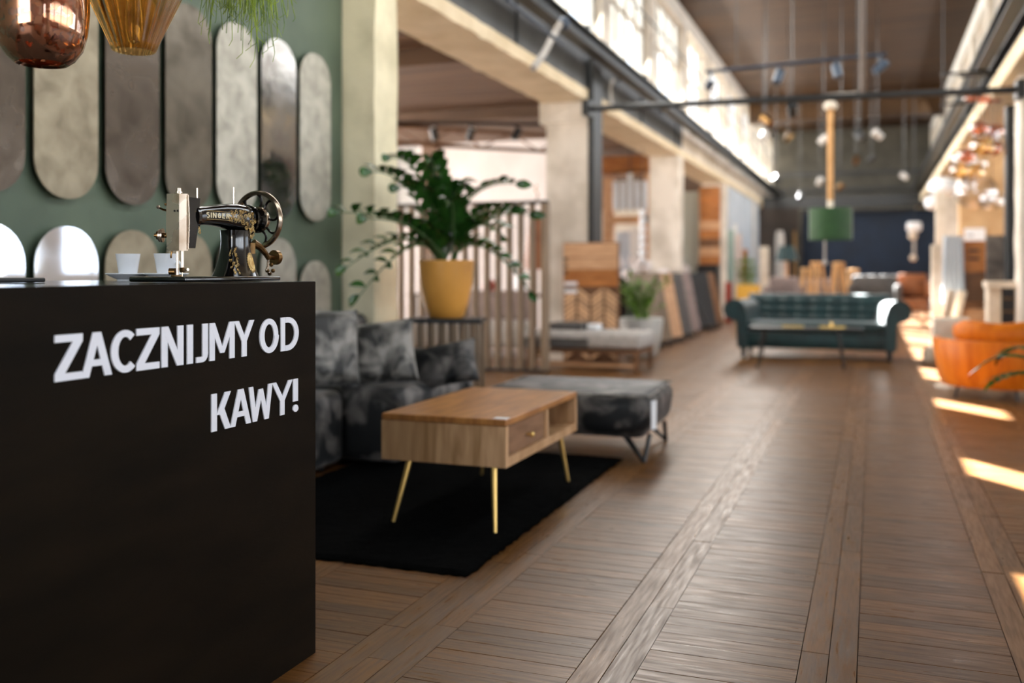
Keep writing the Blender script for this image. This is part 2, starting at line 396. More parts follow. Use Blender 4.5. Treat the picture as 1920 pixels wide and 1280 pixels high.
# haunch on pillar two
struct(B().box(PX-.6, PX-.0, 11.0, 11.46, 2.86, 3.105).obj('trim_2', concrete, smooth=False))
# beams with a ragged lower edge
def beam(name, x0, x1, y0, y1, z0, z1, m_):
    b_ = B(); n = int((y1-y0)/.12)
    for i in range(n+1):
        y = y0+(y1-y0)*i/n; q = lambda k: .022*noise.noise(Vector((y*5, k, 0)))+.01*noise.noise(Vector((y*23, k, 3)))
        b_.v += [(x0, y, z0+q(1)), (x1+q(2)*.5, y, z0+q(3)), (x1+q(5)*.5, y, z1), (x0, y, z1)]
    b_.f += [(i*4+j, i*4+(j+1) % 4, (i+1)*4+(j+1) % 4, (i+1)*4+j) for i in range(n) for j in range(4)]+[(0, 1, 2, 3), (n*4+3, n*4+2, n*4+1, n*4)]
    return struct(b_.obj(name, m_, ang=30))
beam('beam', PX-.56, PX, 6.14, 34, 3.11, 3.24, concrete_yel)
struct(B().box(PX-.5, PX-.02, 6.14, 17.2, 3.245, 3.84).obj('beam', greysteel, smooth=False))
for y in (8.6, 11.2, 13.9, 16.6):
    struct(B().box(PX-.018, PX+.004, y, y+.05, 3.26, 3.8).obj('trim_3', darksteel, smooth=False))
struct(B().box(PX-.5, PX-.02, 17.22, 34, 3.245, 3.84).obj('beam', concrete, smooth=False))
beam('beam', 1.3, 2.0, -6.8, 34, 3.11, 3.3, concrete_yel)
struct(B().box(1.36, 1.95, -6.8, 34, 3.31, 3.84).obj('beam', darksteel, smooth=False))
# crane rails
def rail(x, y0, y1, z, name='crane_rail'):
    b_ = B(); b_.box(x-.07, x+.07, y0, y1, z+.13, z+.15); b_.box(x-.07, x+.07, y0, y1, z-.02, z); b_.box(x-.01, x+.01, y0, y1, z, z+.13)
    return b_
o = rail(-2.86, 6.2, 33.9, 3.47).obj('crane_rail', darksteel, smooth=False); tag(o, 'dark steel crane rail running along the left beam', 'rail')
o2 = rail(1.2, -6, 33.9, 3.47).obj('crane_rail', darksteel, smooth=False); tag(o2, 'dark steel crane rail running along the right beam', 'rail')
for ro, xa, xb in ((o, PX-.02, -2.8), (o2, 1.36, 1.15)):
    y = 7.0
    while y < 33:
        bb = B(); bb.box(min(xa, xb), max(xa, xb), y, y+.06, 3.63, 3.68); bb.obj('bracket', darksteel, ro, smooth=False); y += 2.77
# clerestories
def clere(side, X0, X1, inner):
    wl = struct(B().box(X0, X1, -7, 34, 3.845, 3.95).obj('wall_'+side, white_plaster, smooth=False))
    B().box(X0, X1, -7, 34, 5.55, 5.85).obj('lintel', white_plaster, wl, smooth=False)
    k = 0
    for i in range(-5, 11):
        yc = 6.5+i*2.77
        B().box(X0, X1, yc-.22, yc+.22, 3.95, 5.55).obj('pier', concrete, wl, smooth=False)
    for i in range(-5, 10):
        ya = 6.5+i*2.77+.22; yb = 6.5+(i+1)*2.77-.22
        k += 1
        wn = struct(bpy.data.objects.new('window_%d' % (k if side == 'left_upper' else k+20), None)); C.objects.link(wn)
        f = B(); xm = (X0+X1)/2; t = .025
        for z0, z1 in ((3.95, 4.0), (5.5, 5.55), (4.72, 4.76)): f.box(xm-t, xm+t, ya, yb, z0, z1)
        n = 4
        for j in range(n+1):
            y = ya+(yb-ya)*j/n; f.box(xm-t, xm+t, max(ya, y-.02), min(yb, y+.02), 4.0, 5.5)
        f.obj('window_frame', cream_s, wn, smooth=False)
        for j in range(n):
            y0 = ya+(yb-ya)*j/n+.02; y1 = ya+(yb-ya)*(j+1)/n-.02
            clear = (side == 'left_upper' and (i >= 4 or (i, j) in ((0, 3), (1, 2), (2, 2), (3, 1), (3, 2), (3, 3)))) or (side == 'right_upper' and j == 2)
            for z0, z1 in ((4.0, 4.72), (4.76, 5.5)):
                B().box(xm-.004, xm+.004, y0, y1, z0, z1).obj('pane', window_glass if (clear and (i >= 4 or z0 < 4.5 or side == 'right_upper')) else frost, wn, smooth=False)
clere('left_upper', -3.42, -3.22, 1); clere('right_upper', 1.75, 1.95, -1)
# nave ceiling of boards
cl = struct(B().box(-3.6, 2.1, -7.1, 35.0, 5.86, 6.02).obj('ceiling', darksteel, smooth=False))
cb = B().box(-2.82, 2.82, -.295, .295, -.02, 0).mesh('ceiling_board', ceil_m, False)
y = -6.8
while y < 34.8: inst('ceiling_board', cb, cl, T((-.75, y, 5.862+R.uniform(-.006, 0)))); y += .6
# deep cross beam near the end and end wall
struct(B().box(-3.2, 1.74, 27.0, 27.5, 5.15, 5.83).obj('beam', ceil_m, smooth=False))
ew = struct(B().box(-3.6, 2.1, 34.0, 34.25, 0, 5.86).obj('wall_back', grey_end, smooth=False))
for z in (3.3, 3.75, 4.3, 4.9): B().box(-3.2, 1.75, 33.9, 34.0, z, z+.09).obj('rail_board', darksteel if z < 4.8 else grey_end, ew, smooth=False)
struct(B().box(-2.05, 1.78, 31.0, 31.12, -.012, 2.92).obj('wall_navy', blue_wall, smooth=False))
struct(B().box(-3.7, -2.1, 30.2, 30.35, -.012, 3.0).obj('wall_dark', mat('dark_brown_partition', '2b221b', .8, col2='1d1712', scale=1), smooth=False))
struct(B().box(-3.2, 1.74, 30.4, 30.8, 2.98, 3.35).obj('trim_4', darksteel, smooth=False))
# aisle ceilings, outer walls
ac = struct(B().box(-12.3, -3.75, 5.6, 36, 3.42, 3.6).obj('ceiling_aisle_left', darksteel, smooth=False))
ab = B().box(-4.2, 4.2, -.49, .49, -.02, 0).mesh('ceiling_board', aisle_ceil, False)
y = 6.2
while y < 35.6: inst('ceiling_board', ab, ac, T((-8.02, y, 3.42))); y += 1
for y in (9.0, 12.6):
    b_ = B()
    struct(B().box(-11.9, -3.76, y, y+.12, 3.22, 3.395).obj('beam', aisle_ceil, smooth=False))
struct(B().box(2.01, 8.3, -7.2, 36, 3.42, 3.6).obj('ceiling_aisle_right', aisle_ceil, smooth=False))
def outer(side, X0, X1, y0, y1):
    wl = struct(B().box(X0, X1, y0, y1, -.012, 1.05).obj('wall_outer_'+side, white_plaster, smooth=False))
    B().box(X0, X1, y0, y1, 3.05, 3.42).obj('lintel', white_plaster, wl, smooth=False)
    y = y0
    k = 0
    xm = (X0+X1)/2
    while y < y1-.5:
        B().box(X0, X1, y, y+.5, 1.05, 3.05).obj('pier', white_plaster, wl, smooth=False)
        if y+3 <= y1+.5:
            B().box(X0, X1, y+.5, y+3, 3.04, 3.05).obj('pier', white_plaster, wl, smooth=False)
            fr = B()
            for j in range(4): yy = y+.5+j*2.5/3; fr.box(xm-.03, xm+.03, max(y+.5, yy-.025), min(y+3, yy+.025), 1.05, 3.04)
            fr.box(xm-.03, xm+.03, y+.5, y+3, 2.0, 2.05)
            fr.obj('window_frame', cream_s, wl, smooth=False)
            B().box(xm-.004, xm+.004, y+.5, y+3, 1.05, 3.04).obj('pane', window_glass, wl, smooth=False)
        y += 3
outer('right', 8.05, 8.25, -7, 35); outer('left', -12.25, -12.05, 5.6, 35.6)
struct(B().box(-12.2, 8.25, 35.6, 35.8, -.012, 3.42).obj('wall_far', white_plaster, smooth=False))
struct(B().box(-12.2, PW-.18, 5.5, 5.62, -.012, 3.42).obj('wall_cross', white_plaster, smooth=False))
en = struct(B().box(-3.6, 8.2, -7.2, -7.0, -.012, .5).obj('wall_entrance', white_plaster, smooth=False))
B().box(-3.6, 8.2, -7.2, -7.0, 3.3, 6.0).obj('lintel', white_plaster, en, smooth=False)
B().box(1.5, 8.2, -7.2, -7.0, .5, 3.3).obj('pier', white_plaster, en, smooth=False)
# partition in the left aisle with one tall bright window
pa = struct(B().box(-7.86, -5.25, 16.0, 16.15, -.012, 3.40).obj('wall_partition', plaster, smooth=False))
B().box(-12.0, -8.36, 16.0, 16.15, 0, 3.40).obj('wall_panel', plaster, pa, smooth=False)
B().box(-8.36, -7.86, 16.0, 16.15, 0, 1.9).obj('wall_panel', plaster, pa, smooth=False)
wn = struct(bpy.data.objects.new('window_50', None)); C.objects.link(wn)
B().box(-8.355, -7.865, 16.06, 16.075, 1.91, 3.395).obj('pane', frost, wn, smooth=False)
area('window_light_partition', (-8.1, 16.6, 2.6), (0, -1, 0), .48, 1.4, 20, (.85, .93, 1))
struct(B().box(-7.75, -7.45, 15.9, 15.99, 0, 3.38).obj('trim_5', aisle_ceil, smooth=False))
# truss with spot lights in the left aisle
tr = thing('ceiling_truss', 'rust brown lattice truss under the left aisle ceiling', 'truss', (0, 0, 0))
p0, p1 = Vector((-9.6, 9.5, 3.2)), Vector((-4.2, 14.8, 3.2))
for dz in (0, -.25): B().cyl(p0+Vector((0, 0, dz)), p1+Vector((0, 0, dz)), .03, n=8).obj('chord', brownwood, tr)
for i in range(16):
    a = p0.lerp(p1, i/16); b2 = p0.lerp(p1, (i+1)/16)
    B().cyl(a+Vector((0, 0, 0 if i % 2 else -.25)), b2+Vector((0, 0, -.25 if i % 2 else 0)), .012, n=6).obj('web_bar', brownwood, tr)
def track(name, label, pA, pB, ts, m_, up=3.4, hang=(), group=None):
    pA, pB = Vector(pA), Vector(pB); t = thing(name, label, 'track light', pA, 0, group)
    B().tube([(0, 0, 0), pB-pA], .022, 4).obj('track', m_, t, smooth=False)
    for h in hang:
        q = (pB-pA)*h; B().cyl(q, q+Vector((0, 0, up-pA.z)), .006, n=6).obj('cable', blacksteel, t)
    for k, (f, ang, sp) in enumerate(ts):
        q = (pB-pA)*f
        h = B().cyl(q+Vector((0, 0, -.02)), q+Vector((0, 0, -.1)), .012, n=8).obj('spot_stem', m_, t)
        X = T(q+Vector((0, 0, -.14))) @ Rz(ang) @ Rx(sp)
        hd = B().lathe([(.001, -.09), (.05, -.09), (.052, .08), (.045, .09), (.04, .085), (.001, .06)], 16, X=X).obj('spot_head', m_, t)
        B().lathe([(.001, .064), (.038, .088)], 12, X=X).obj('lens', labelm, hd)
    return t
track('track_light', 'black spotlight track with four spots under the left aisle ceiling', (-6.3, 11.6, 3.1), (-4.0, 12.6, 3.1), [(.3, 0, .5), (.5, 1, .6), (.75, 2, .5), (.95, 0, .4)], blacksteel, 3.41, (.1, .9))
tag(B().tube([(-7.0, 9.0, 3.36), (-6.3, 9.6, 3.36)], .03, 6).obj('ceiling_duct', blacksteel), 'short black duct fixed to the left aisle ceiling beside the first pillar', 'duct')

# ---- cross pipe, conduits and hose
cp = B().tube([(-3.08, 10.72, 2.96), (-1, 10.7, 2.93), (1.4, 10.7, 2.88)], .035, 10).obj('cross_pipe', darksteel)
tag(cp, 'long dark pipe spanning the hall above the green pendant', 'pipe')
for x, z in ((-3.1, 2.96), (1.36, 2.88)): B().box(x-.03, x+.05, 10.6, 10.84, z-.09, z+.09).obj('bracket', darksteel, cp, smooth=False)
c2 = B().tube([at(950, 0, 6.4), at(1055, 84, 7.6)], .014, 8).obj('conduit_pipe', bluegrey); tag(c2, 'thin pale steel conduit along the grey beam at top', 'pipe')
hp = [at(1052, 42, 8.4), at(1040, 62, 8.4), at(1020, 100, 8.2), at(1000, 128, 8.0)]
hs = B().tube(hp, .03, 10).obj('hose', greyfab); tag(hs, 'pale corrugated hose hanging down over the grey beam', 'hose')
B().sphere(at(1057, 44, 8.5), .06).obj('end_cap', bluegrey, hs)
wr = B().tube([at(1150, 150, 12.55), at(1143, 165, 12.5), at(1147, 195, 12.45)], .025, 8).obj('cable_loop', greyfab); tag(wr, 'pale cable loop hanging above the left end of the cross pipe', 'cable')
B().cyl((-3.06, 8, 4.75), (-3.06, 33, 4.75), .015, n=6).obj('trim_6', darksteel)['kind'] = 'structure'
tag(B().cyl((-.1, 11.0, 5.85), (-.1, 11.0, 2.95), .03, n=8).obj('drop_pipe', mat('brown_pipe', '4a3a2e', .6)), 'brown vertical pipe dropping from the ceiling onto the cross pipe', 'pipe')
SL = ('single spotlight just below the cross pipe, left of the pendant', 'spotlight close to the top of the pale pendant rod', 'copper-tinted spotlight between left windows and the pendant rod', 'large pale spotlight right of the pendant rod', 'dark spotlight right of the large pale one', 'pale spotlight hanging at mid height over the navy wall', 'dark spotlight at mid height over the navy wall, to the right', 'small spotlight against the left windows, lower one', 'small spotlight against the left windows, upper one', 'bright spotlight at the far left end of the crane rail', 'small spotlight left of the rod, low near the end wall', 'small brass spotlight just right of the rod, low', 'lowest small spotlight above the green drum shade', 'low spotlight at the right over the navy wall')
for k, (px, py, d) in enumerate(((1486, 205, 12), (1545, 262, 16), (1478, 258, 18), (1612, 255, 16), (1645, 252, 16), (1605, 300, 20), (1634, 298, 20), (1432, 255, 16), (1437, 225, 14), (1455, 335, 22), (1537, 340, 22), (1575, 350, 22), (1500, 368, 24), (1695, 330, 22))):
    p = at(px, py, d); t = thing('spotlight', SL[k], 'spotlight', p, 0, 'small spotlights in the far hall')
    B().cyl((0, 0, .02), (0, 0, 5.8-p.z), .007, n=5).obj('cable', blacksteel, t)
    X = Rz(k*1.3) @ Rx(.9)
    B().lathe([(.001, -.09), (.06, -.09), (.07, .08), (.001, .07)], 12, X=X).obj('housing', [darksteel, greyfab, brasswear][k % 3], t)
track('track_light', 'blue grey spotlight track with four heads hung over the cross pipe', (-1.88, 11.6, 3.47), (.14, 11.6, 3.52), [(.03, .5, 1.2), (.42, 2.6, .5), (.74, -2.6, .45), (.97, 2, .9)], bluegrey, 5.85, (.18, .85))
sg = B().box(-.2, .2, -.01, .01, -.03, .03).obj('tube_lamp', greyfab); sg.location = at(1578, 178, 14); tag(sg, 'small pale tube lamp seen just over the cross pipe', 'lamp')
B().cyl((0, 0, .03), (0, 0, 5.84-sg.location.z), .006, n=5).obj('cable', blacksteel, sg)

# ================================================================== COUNTER
ct = thing('counter', 'dark brown-black coffee counter with white lettering on its side', 'counter', (0, 0, 0))
CX = -1.478; CT = 1.051
B().box(-2.30, CX, .45, 2.35, 0, CT-.001).obj('body', counter_m, ct, smooth=False)
B().box(-2.30, CX-.002, .45, 2.35, CT-.001, CT).obj('worktop', counter_top, ct, smooth=False)
tray = B().rbox(-2.28, -1.98, .8, 1.88, CT+.001, CT+.012, .003, 1).obj('tray', blacksteel); tag(tray, 'flat black tray lying along the back of the counter top', 'tray')
def letter(ch, w_, h, t, th):
    P = []; q = t
    def arc(cx, cy, rx, ry, a0, a1, n=18, tx=t, ty=th):
        for i in range(n):
            a = a0+(a1-a0)*i/n; b_ = a0+(a1-a0)*(i+1)/n
            o = lambda u, k: (cx+(rx-k*tx)*math.cos(u), cy+(ry-k*ty)*math.sin(u))
            P.append([o(a, 0), o(b_, 0), o(b_, 1), o(a, 1)])
    def bar(x0, x1, y0, y1): P.append([(x0, y0), (x1, y0), (x1, y1), (x0, y1)])
    def dia(x0, y0, x1, y1, tw): P.append([(x0, y0), (x0+tw, y0), (x1+tw, y1), (x1, y1)])
    if ch == 'Z': bar(0, w_, h-th, h); bar(0, w_, 0, th); dia(0, th, w_-t*1.25, h-th, t*1.25)
    elif ch == 'A': dia(0, 0, w_/2-t*.55, h, t); dia(w_-t, 0, w_/2-t*.45, h, t); bar(w_*.22, w_*.78, h*.24, h*.24+th*.9)
    elif ch == 'C': arc(w_*.55, h/2, w_*.55, h/2, math.radians(48), math.radians(312), 26)
    elif ch == 'G': arc(w_*.5, h/2, w_*.5, h/2, math.radians(45), math.radians(320), 20); bar(w_*.5, w_, h*.38, h*.52); bar(w_-t, w_, h*.12, h*.5)
    elif ch == 'S':
        arc(w_/2, h*.73, w_/2, h*.27, math.radians(30), math.radians(270), 12); arc(w_/2, h*.27+th*.0, w_/2, h*.27+th*.5, math.radians(-150), math.radians(90), 12)
    elif ch == 'N': bar(0, t, 0, h); bar(w_-t, w_, 0, h); P.append([(0, h), (t*1.1, h), (w_, 0), (w_-t*1.1, 0)])
    elif ch == 'I': bar(0, w_, 0, h)
    elif ch == 'J': bar(w_-t, w_, h*.25, h); arc(w_-t-(w_-t)*.0-.0, h*.25, t, h*.25, -PI/2, 0, 8, t, th); bar(0, w_-t, 0, th*.9)
    elif ch == 'M': bar(0, t, 0, h); bar(w_-t, w_, 0, h); P.append([(0, h), (t, h), (w_/2+t*.4, h*.18), (w_/2-t*.4, h*.18)]); P.append([(w_-t, h), (w_, h), (w_/2+t*.4, h*.18), (w_/2-t*.4, h*.18)])
    elif ch == 'Y': dia(w_/2-t*.5, h*.42, 0, h, t); dia(w_/2-t*.5, h*.42, w_-t, h, t); bar(w_/2-t/2, w_/2+t/2, 0, h*.44)
    elif ch == 'O': arc(w_/2, h/2, w_/2, h/2, 0, 2*PI, 32)
    elif ch == 'D':
        bar(0, t, 0, h); arc(w_*.38, h/2, w_*.62, h/2, -PI/2, PI/2, 18); bar(t, w_*.38, 0, th); bar(t, w_*.38, h-th, h)
    elif ch == 'K': bar(0, t, 0, h); dia(t*.9, h*.42, w_-t*1.15, h, t*1.15); dia(w_-t*1.15, 0, t*1.25, h*.58, t*1.15)
    elif ch == 'W':
        a = w_*.25; dia(a-t*.45, 0, 0, h, t*.9); dia(a-t*.45, 0, w_/2-t*.45, h*.9, t*.9); dia(3*a-t*.45, 0, w_/2-t*.45, h*.9, t*.9); dia(3*a-t*.45, 0, w_-t*.9, h, t*.9)
    elif ch == 'E': bar(0, t, 0, h); bar(t, w_, 0, th); bar(t, w_, h-th, h); bar(t, w_*.85, h/2-th/2, h/2+th/2)
    elif ch == 'R': bar(0, t, 0, h); arc(w_*.45, h*.72, w_*.55, h*.28, -PI/2, PI/2, 10); bar(t, w_*.45, h-th, h); bar(t, w_*.45, h*.44, h*.44+th); dia(w_-t*1.1, 0, w_*.35, h*.46, t*1.1)
    elif ch == '!': bar(0, w_, h*.32, h); arc(w_/2, h*.11, w_*.55, h*.11, 0, 2*PI, 14, w_*.54, h*.1)
    return P
def ypx(px):
    dx = (px-960)/1800; c, s = math.cos(YAW), math.sin(YAW); return CX*(c+s*dx)/(c*dx-s)
FX = Matrix(((0, 0, 1, 0), (1, 0, 0, 0), (0, 1, 0, 0), (0, 0, 0, 1)))   # local xy -> world YZ, extrude +X
for row, z0, h in (((('Z', 101, 153), ('A', 151, 208), ('C', 206, 254), ('Z', 254, 297), ('N', 301, 342), ('I', 349, 360), ('J', 366, 388), ('M', 391, 438), ('Y', 437, 475), ('O', 485, 520), ('D', 525, 558)), .866, .090),
                   ((('K', 395, 431), ('A', 430, 469), ('W', 465, 509), ('Y', 508, 547), ('!', 548, 557)), .696, .090)):
    for ch, a, b2 in row:
        ya, yb = ypx(a), ypx(b2); m_ = B()
        for q_, p in enumerate(letter(ch, yb-ya, h, .0195, .0145)): m_.prism(p, .003+.00006*q_, T((CX+.0003, ya, z0)) @ FX)
        m_.obj('letter', letter_w, ct, smooth=False)

# ================================================================== SEWING MACHINE
sm = thing('sewing_machine', 'antique black sewing machine with gold decoration and spoked handwheel on the counter', 'sewing machine', (-1.64, 2.09, CT+.002), math.radians(-2))
# local: +y towards the handwheel, +x towards the hall, z up
B().rbox(-.09, .09, -.19, .19, 0, .013, .004, 2).obj('bed_plate', black_enamel, sm)
# pillar (flared casting)
b_ = B(); prof = []
n = 18
for i in range(n+1):
    z = .013+.125*i/n; f = i/n
    ru = .036+.030*(1-f)**2.2+.006*f**3; rv = .030+.022*(1-f)**2.2+.004*f**3; cy = .108
    prof.append([( (abs(math.cos(a))**.75)*math.copysign(1, math.cos(a))*rv, cy+(abs(math.sin(a))**.75)*math.copysign(1, math.sin(a))*ru, z) for a in [2*PI*j/28 for j in range(28)]])
vs = [p for r_ in prof for p in r_]; b_.add(vs, [(i*28+j, i*28+(j+1) % 28, (i+1)*28+(j+1) % 28, (i+1)*28+j) for i in range(n) for j in range(28)]+[tuple(range(28))[::-1], tuple(range(n*28, (n+1)*28))])
b_.obj('pillar', black_enamel, sm, ang=60)
# arm
pts = [(0, -.080, .168), (0, -.06, .170), (0, -.03, .172), (0, .0, .174), (0, .045, .176), (0, .09, .174), (0, .13, .172), (0, .158, .172)]
rad = [.036, .027, .0245, .026, .031, .037, .038, .033]
b_ = B(); N_ = 28; vs = []
for (x, y, z), r_ in zip(pts, rad):
    for j in range(N_):
        a = 2*PI*j/N_; ca, sa = math.cos(a), math.sin(a)
        vs.append((math.copysign(abs(ca)**.7, ca)*r_*.88, y, z+math.copysign(abs(sa)**.7, sa)*r_))
b_.add(vs, [(i*N_+j, i*N_+(j+1) % N_, (i+1)*N_+(j+1) % N_, (i+1)*N_+j) for i in range(len(pts)-1) for j in range(N_)]+[tuple(range(N_))[::-1], tuple(range((len(pts)-1)*N_, len(pts)*N_))])
b_.obj('arm', black_enamel, sm, ang=60)
# head casting
n_before = set(o_.name for o_ in sm.children)
poly = [(-.034, .085), (.034, .085), (.037, .15), (.034, .213), (-.034, .213), (-.037, .15)]
b_ = B(); b_.prism(poly, .04, T((0, -.112, 0)) @ Rx(PI/2))
b_.v = [(x*.92, y+(.018*(z-.085)/.128-.012 if y > -.12 else 0), z) for x, y, z in b_.v]; b_.obj('head', black_enamel, sm)
B().tube([(0, -.118, .165), (0, -.108, .165)], .04, 24).obj('head_collar', black_enamel, sm)
# face plate: five-sided bright plate on the end
b_ = B()
fp = [(-.031, -.151), (-.031, -.156), (-.020, -.170), (.020, -.170), (.031, -.156), (.031, -.151)]
b_.prism(fp, .143, T((0, 0, .078))); b_.obj('face_plate', nickel, sm, ang=20)
b_ = B()
for i in range(9):
    z0 = .082+.0152*i
    b_.box(.031, .031+.0035*math.sin(PI*(i+.5)/9)+.002, -.154, -.1505, z0, z0+.0152); b_.box(-.031-.0035*math.sin(PI*(i+.5)/9)-.002, -.031, -.154, -.1505, z0, z0+.0152)
b_.obj('plate_edge', nickel, sm)
for x_, z_ in ((-.022, .195), (-.0225, .115)): B().cyl((x_, -.166, z_), (x_-.003, -.1715, z_), .003, n=8).obj('screw', brasswear, sm)
for x_ in (.006, .016): B().cyl((x_, -.168, .178), (x_, -.1712, .178), .0028, n=8).obj('oil_hole', blacksteel, sm)
k_ = B().cyl((-.012, -.135, .213), (-.012, -.135, .234), .0065, n=12).obj('pressure_screw', nickel, sm); B().cyl((-.012, -.135, .226), (-.012, -.135, .229), .0095, n=12).obj('collar', nickel, k_)
B().lathe([(.001, 0), (.006, 0), (.006, .004), (.001, .005)], 12, c=(-.012, -.135, .234)).obj('screw_cap', nickel, k_)
# take-up lever, tension knob
B().tube([(-.03, -.135, .178), (-.045, -.155, .183), (-.05, -.165, .188)], .0028, 6).obj('take_up_lever', brasswear, sm)
B().sphere((-.05, -.167, .189), .005, 8).obj('thread_eye', nickel, sm)
tn = B().cyl((-.033, -.14, .118), (-.052, -.15, .118), .0065, n=10).obj('tension_stem', brasswear, sm)
for q, (r_, m_) in enumerate(((.018, nickel), (.0165, nickel), (.011, brasswear), (.005, brasswear))):
    a = Vector((-.050-.005*q, -.149-.003*q, .118)); B().cyl(a, a+Vector((-.0035, -.0018, 0)), r_, n=20).obj('tension_disc', m_, tn)
# needle bar, presser bar, foot
B().cyl((-.006, -.147, .014), (-.006, -.147, .082), .0035, n=10).obj('presser_bar', nickel, sm)
B().cyl((.010, -.147, .028), (.010, -.147, .082), .0042, n=10).obj('needle_bar', nickel, sm)
B().cyl((.010, -.147, .010), (.010, -.147, .028), .001, n=6).obj('needle', nickel, sm)
B().rbox(.004, .017, -.153, -.141, .024, .036, .002, 1).obj('needle_clamp', brasswear, sm)
B().cyl((.016, -.147, .03), (.030, -.150, .031), .004, n=8).obj('clamp_screw', nickel, sm)
B().cyl((-.01, -.15, .026), (-.024, -.156, .026), .0085, n=14).obj('thumb_screw', brasswear, sm)
B().rbox(-.012, .002, -.165, -.14, .013, .017, .001, 1).obj('presser_foot', brasswear, sm)
B().tube([(-.02, -.15, .08), (-.024, -.15, .068), (-.022, -.152, .06)], .0022, 6).obj('presser_lever', brasswear, sm)
for o_ in list(sm.children):
    if o_.name not in n_before: o_.location.y += .036
# spool pins
B().cyl((0, -.045, .188), (0, -.045, .242), .0021, n=8).obj('spool_pin', nickel, sm)
B().cyl((0, .10, .208), (0, .10, .256), .0021, n=8).obj('spool_pin', nickel, sm)
# handwheel
hw = thing_ = bpy.data.objects.new('handwheel', None); C.objects.link(hw); hw.parent = sm; hw.location = (0, .205, .172)
X = Rx(PI/2)
WR = .083
b_ = B(); b_.lathe([(WR-.012, -.006), (WR-.004, -.009), (WR, -.004), (WR, .004), (WR-.004, .009), (WR-.012, .006), (WR-.012, -.006)], 56, X=X); b_.obj('rim', rimm, hw, ang=50)
for i in range(9):
    a = 2*PI*i/9+.15
    pp = []
    for k in range(7):
        f = k/6; r_ = .026+(WR-.036)*f; da = .22*math.sin(PI*f)*(1 if i % 2 else -1)*.8
        pp.append((r_*math.cos(a+da), .004*math.sin(PI*f), r_*math.sin(a+da)))
    B().tube(pp, [.0048, .0038, .0034, .0032, .0034, .004, .0055], 8).obj('spoke', wheelm, hw)
b_ = B(); b_.lathe([(.001, -.03), (.018, -.03), (.030, -.018), (.034, -.01), (.034, .008), (.024, .014), (.020, .024), (.001, .026)], 32, X=X); b_.obj('hub', black_enamel, hw)
B().lathe([(.0345, -.004), (.0375, -.003), (.0375, .004), (.0345, .005)], 32, X=X).obj('hub_ring', rimm, hw)
for z in (-.048, -.040): B().tube([(0, z+.205, .172), (0, z+.212, .172)], .040 if z == -.048 else .034, 28).obj('boss', black_enamel, sm)
# bobbin winder
bw = B().tube([(.015, .165, .105), (.022, .185, .095), (.026, .205, .078), (.028, .218, .062)], [.012, .010, .008, .007], 10).obj('bobbin_winder', brasswear, sm)
B().cyl((.028, .214, .066), (.030, .240, .066), .007, n=10).obj('spindle', brasswear, bw)
B().cyl((.030, .238, .066), (.031, .252, .066), .021, n=20).obj('winder_pulley', brasswear, bw)
B().tube([(.028, .216, .06), (.032, .208, .04), (.033, .200, .030), (.035, .212, .022)], .0035, 8).obj('thread_guide', nickel, bw)
for q in ((.034, .222, .045), (.034, .230, .028), (.034, .214, .020), (.034, .204, .028)): B().sphere(q, .0065, 8).obj('guide_boss', brasswear, bw)
B().box(.018, .026, .140, .160, .075, .105).obj('winder_bracket', brasswear, sm)
# lettering and gold decals on the arm
def armx(y):
    for i in range(len(pts)-1):
        if pts[i][1] <= y <= pts[i+1][1]:
            f = (y-pts[i][1])/(pts[i+1][1]-pts[i][1]); return .88*(rad[i]*(1-f)+rad[i+1]*f)
    return .03
yy = -.036
for ch, wd in (('S', .0125), ('I', .0040), ('N', .0140), ('G', .0130), ('E', .0115), ('R', .0130)):
    m_ = B()
    for q_, p in enumerate(letter(ch, wd, .0135, .0036, .0024)): m_.prism(p, .0012+.00002*q_, T((armx(yy+wd/2)-.0002, yy, .1665)) @ FX)
    m_.obj('letter', gold_pale, sm, smooth=False); yy += wd+.0034
def curl(cy, cz, r, x, s=1, turns=1.4, t=.0009, st=0):
    pp = []
    for i in range(18):
        f = i/17; a = st+s*f*turns*2*PI; rr = r*(1-f*.8); pp.append((x+.0005, cy+rr*math.cos(a), cz+rr*math.sin(a)))
    return pp
dec = B()
for z_ in (.1625, .184): dec.tube([(armx(-.034)-.0002, -.034, z_), (armx(.01)-.0002, .01, z_), (armx(.05)-.0004, .05, z_)], .0008, 5)
for k in range(60):
    cy = R.uniform(.05, .155); spread = .010+.016*max(0, (cy-.05)/.1)
    cz = .174+R.uniform(-spread, spread)*(1.0 if cy > .05 else .8)-(.012 if cy > .11 else 0)
    dec.tube(curl(cy, cz, R.uniform(.0035, .0075), armx(cy)-.0006, R.choice((1, -1)), 1.3, st=R.random()*6), .0007, 4)
for k in range(14):
    cy = R.uniform(.128, .150); cz = R.uniform(.118, .165)
    dec.tube(curl(cy, cz, .005, .0325, R.choice((1, -1)), 1.2, st=R.random()*6), .001, 4)
for k in range(16):
    cy = -.070-R.random()*.018; cz = .12+R.random()*.065
    dec.tube(curl(cy, cz, .005, .0315, R.choice((1, -1)), 1.2, st=R.random()*6), .0009, 4)
dec.obj('arm_scrollwork', gold, sm)
